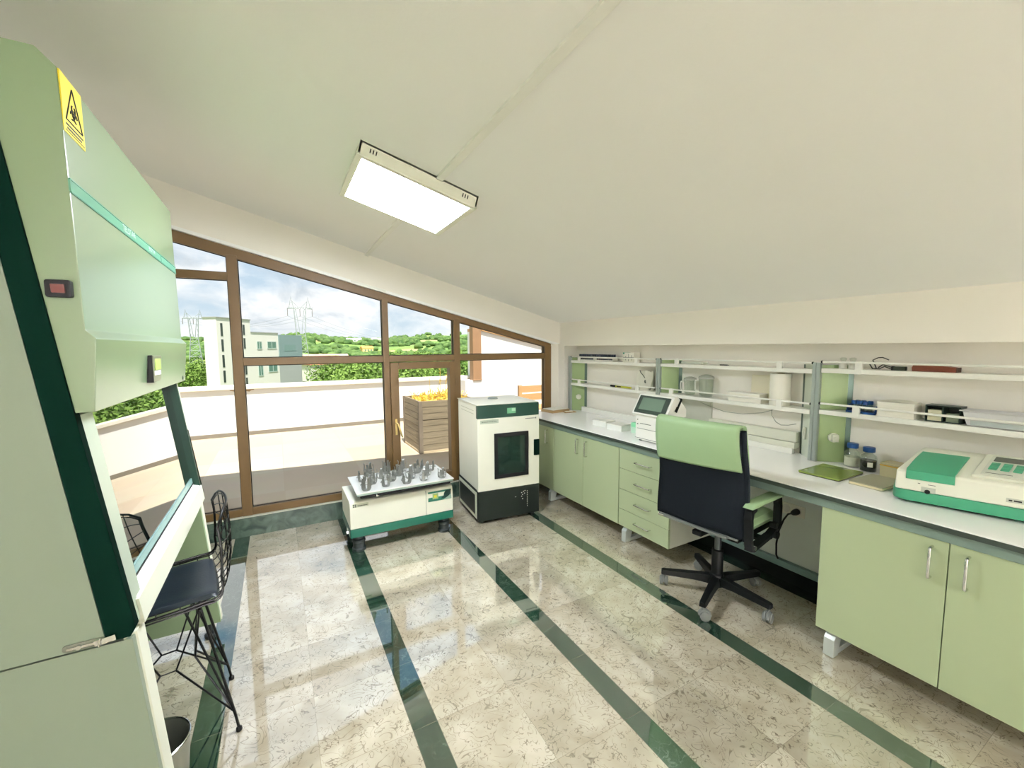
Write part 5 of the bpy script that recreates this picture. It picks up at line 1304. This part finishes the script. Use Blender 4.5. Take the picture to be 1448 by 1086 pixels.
# pylons
PYL = mat('galvanised_pylon', (150, 156, 154), .6, var=.03)
def pylon(x, y, z0, zt, s, label, rz):
    t = thing('power_pylon', label, 'pylon', (x, y, z0), rz)
    H = zt-z0; wst = H*.62; b = MB(); r = s
    def lv(z):  # half width of the body
        f = z/wst; return H*(.10*(1-f)+.04*f)
    prev = None
    for k in range(9):
        z = wst*k/8; h = lv(z); c = [(-h, -h, z), (h, -h, z), (h, h, z), (-h, h, z)]
        if prev:
            for i in range(4):
                b.tube([prev[i], c[i]], r, 4); b.tube([prev[i], c[(i+1) % 4]], r*.6, 4); b.tube([c[i], c[(i+1) % 4]], r*.6, 4)
        prev = c
    b.build('body', PYL, t)
    b = MB(); zb = H*.885; aw = H*.088
    for s_ in (-1, 1):
        for q in (-1, 1):
            b.tube([(s_*lv(wst), q*lv(wst), wst), (s_*aw*.62, q*lv(wst)*.5, zb)], r, 4)
            b.tube([(s_*lv(wst)*.2, q*lv(wst), wst*1.03), (s_*aw*.42, q*lv(wst)*.5, zb)], r*.7, 4)
        for k in range(4):
            f0, f1 = k/4, (k+1)/4; z_0, z_1 = wst+(zb-wst)*f0, wst+(zb-wst)*f1; x0, x1 = lv(wst)+(aw*.62-lv(wst))*f0, lv(wst)+(aw*.62-lv(wst))*f1
            b.tube([(s_*x0, -.3, z_0), (s_*(x1*.75), .3, z_1)], r*.6, 4)
        b.tube([(s_*aw*.62, 0, zb), (s_*aw*.86, 0, H), (s_*aw*1.1, 0, zb)], r, 4); b.tube([(s_*aw*.74, 0, (zb+H)/2), (s_*aw*.98, 0, (zb+H)/2)], r*.7, 4)
        b.tube([(s_*aw*.80, 0, H*.96), (s_*aw*.2, 0, zb+.02*H)], r*.6, 4)
    b.build('fork', PYL, t)
    b = MB()
    for dz in (0, H*.018): b.tube([(-aw*1.28, 0, zb+dz*.2), (0, 0, zb+dz), (aw*1.28, 0, zb+dz*.2)], r, 4)
    for k in range(9): xx = aw*1.2*(k/4-1); b.tube([(xx, 0, zb-.1), (xx+aw*.15, 0, zb+H*.018)], r*.6, 4)
    b.build('crossarm', PYL, t)
    b = MB()
    for xx in (-aw*1.25, aw*1.25, 0): b.tube([(xx, 0, zb), (xx, 0, zb-H*.075)], r*.9, 5)
    b.build('insulators', mat('insulator_brown', (120, 116, 108), .4), t)
pylon(6.9, 150, -14, 17.6, .10, 'lattice power pylon rising behind the grey wing of the building', -.05)
pylon(-30, 220, -14, 17.9, .14, 'lattice power pylon left of the white tower', .1)
b = MB()
for s_ in (-1, 0, 1):
    p0 = Vector((6.9+s_*3.5, 150, 11.6)); p1 = Vector((90+s_*6, 330, 12)); p2 = Vector((-30+s_*6, 220, 13.6))
    for q, sag in ((p1, 5.), (p2, 3.)): b.tube([p0.lerp(q, k/20)-Vector((0, 0, sag*4*(k/20)*(1-k/20))) for k in range(21)], .03, 4)
tag(b.build('overhead_line', mat('overhead_wire', (120, 126, 128), .6), None), 'thin overhead power lines strung between the pylons', 'power line')
# ------------------------------------------------------------------ sky, sun, camera
wld = bpy.data.worlds.new('sky'); scn.world = wld; wld.use_nodes = True
nt = wld.node_tree; L = nt.links.new; bg = nt.nodes['Background']
tc = nn(nt, 'ShaderNodeTexCoord'); sp = nn(nt, 'ShaderNodeSeparateXYZ'); L(tc.outputs['Generated'], sp.inputs[0])
def M(op, a, c=None, d=None):
    n = nn(nt, 'ShaderNodeMath', operation=op)
    for i, v in enumerate((a, c, d)):
        if v is None: continue
        if isinstance(v, (int, float)): n.inputs[i].default_value = v
        else: L(v, n.inputs[i])
    return n.outputs[0]
cv = nn(nt, 'ShaderNodeCombineXYZ'); L(sp.outputs[0], cv.inputs[0]); L(sp.outputs[1], cv.inputs[1]); L(M('MULTIPLY', sp.outputs[2], 1.9), cv.inputs[2])
def wnoise(scale, det, dist):
    n = nn(nt, 'ShaderNodeTexNoise'); n.inputs['Scale'].default_value = scale; n.inputs['Detail'].default_value = det; n.inputs['Distortion'].default_value = dist; n.inputs['Roughness'].default_value = .55
    L(cv.outputs[0], n.inputs['Vector']); return n.outputs['Fac']
def wramp(src, stops):
    r = nn(nt, 'ShaderNodeValToRGB'); e = r.color_ramp.elements
    while len(e) < len(stops): e.new(.5)
    for k, (p, c) in enumerate(stops): e[k].position = p; e[k].color = lin(c)+(1,)
    L(src, r.inputs[0]); return r.outputs[0]
blue = wramp(sp.outputs[2], [(0., (206, 222, 232)), (.25, (176, 202, 226)), (.6, (140, 182, 222))])
cl = wramp(wnoise(5., 8, .35), [(.40, (0, 0, 0)), (.58, (255, 255, 255))])
sh = wramp(wnoise(7., 7, .5), [(.36, (200, 210, 219)), (.47, (238, 241, 244)), (.56, (255, 255, 255))])
mx = nn(nt, 'ShaderNodeMix', data_type='RGBA'); L(cl, mx.inputs['Factor']); L(blue, mx.inputs['A']); L(sh, mx.inputs['B'])
L(mx.outputs['Result'], bg.inputs['Color']); bg.inputs['Strength'].default_value = SKY
sun = bpy.data.lights.new('sun', 'SUN'); sun.energy = SUN; sun.angle = .01; sun.color = (1., .985, .95)
so = bpy.data.objects.new('sun', sun); COL.objects.link(so)
so.rotation_euler = Vector((.04, .40, -.91)).to_track_quat('-Z', 'Y').to_euler()

cam = bpy.data.cameras.new('camera'); co = bpy.data.objects.new('camera', cam); COL.objects.link(co); scn.camera = co
cam.sensor_fit = 'HORIZONTAL'; cam.sensor_width = 36.; cam.lens = 596.585514/1448*36; cam.clip_start = .05; cam.clip_end = 4000
yaw, pit, rol = .50621373, -.08853994, .00731168
f = Vector((math.sin(yaw)*math.cos(pit), math.cos(yaw)*math.cos(pit), math.sin(pit))); r = Vector((math.cos(yaw), -math.sin(yaw), 0)); d = f.cross(r)
r2 = r*math.cos(rol)+d*math.sin(rol); d2 = -r*math.sin(rol)+d*math.cos(rol)
Rm = Matrix((r2, -d2, -f)).transposed()
co.matrix_world = Matrix.Translation((0, 0, 1.6)) @ Rm.to_4x4()
scn.view_settings.view_transform = 'Standard'; scn.view_settings.look = 'None'; scn.view_settings.gamma = 1.; scn.view_settings.exposure = EXPO; scn.view_settings.use_curve_mapping = False
scn.cycles.max_bounces = 10; scn.cycles.diffuse_bounces = 6; scn.cycles.glossy_bounces = 5; scn.cycles.transmission_bounces = 8; scn.cycles.transparent_max_bounces = 16
scn.cycles.sample_clamp_indirect = 6.; scn.cycles.caustics_reflective = False; scn.cycles.caustics_refractive = False
scn.cycles.use_denoising = True
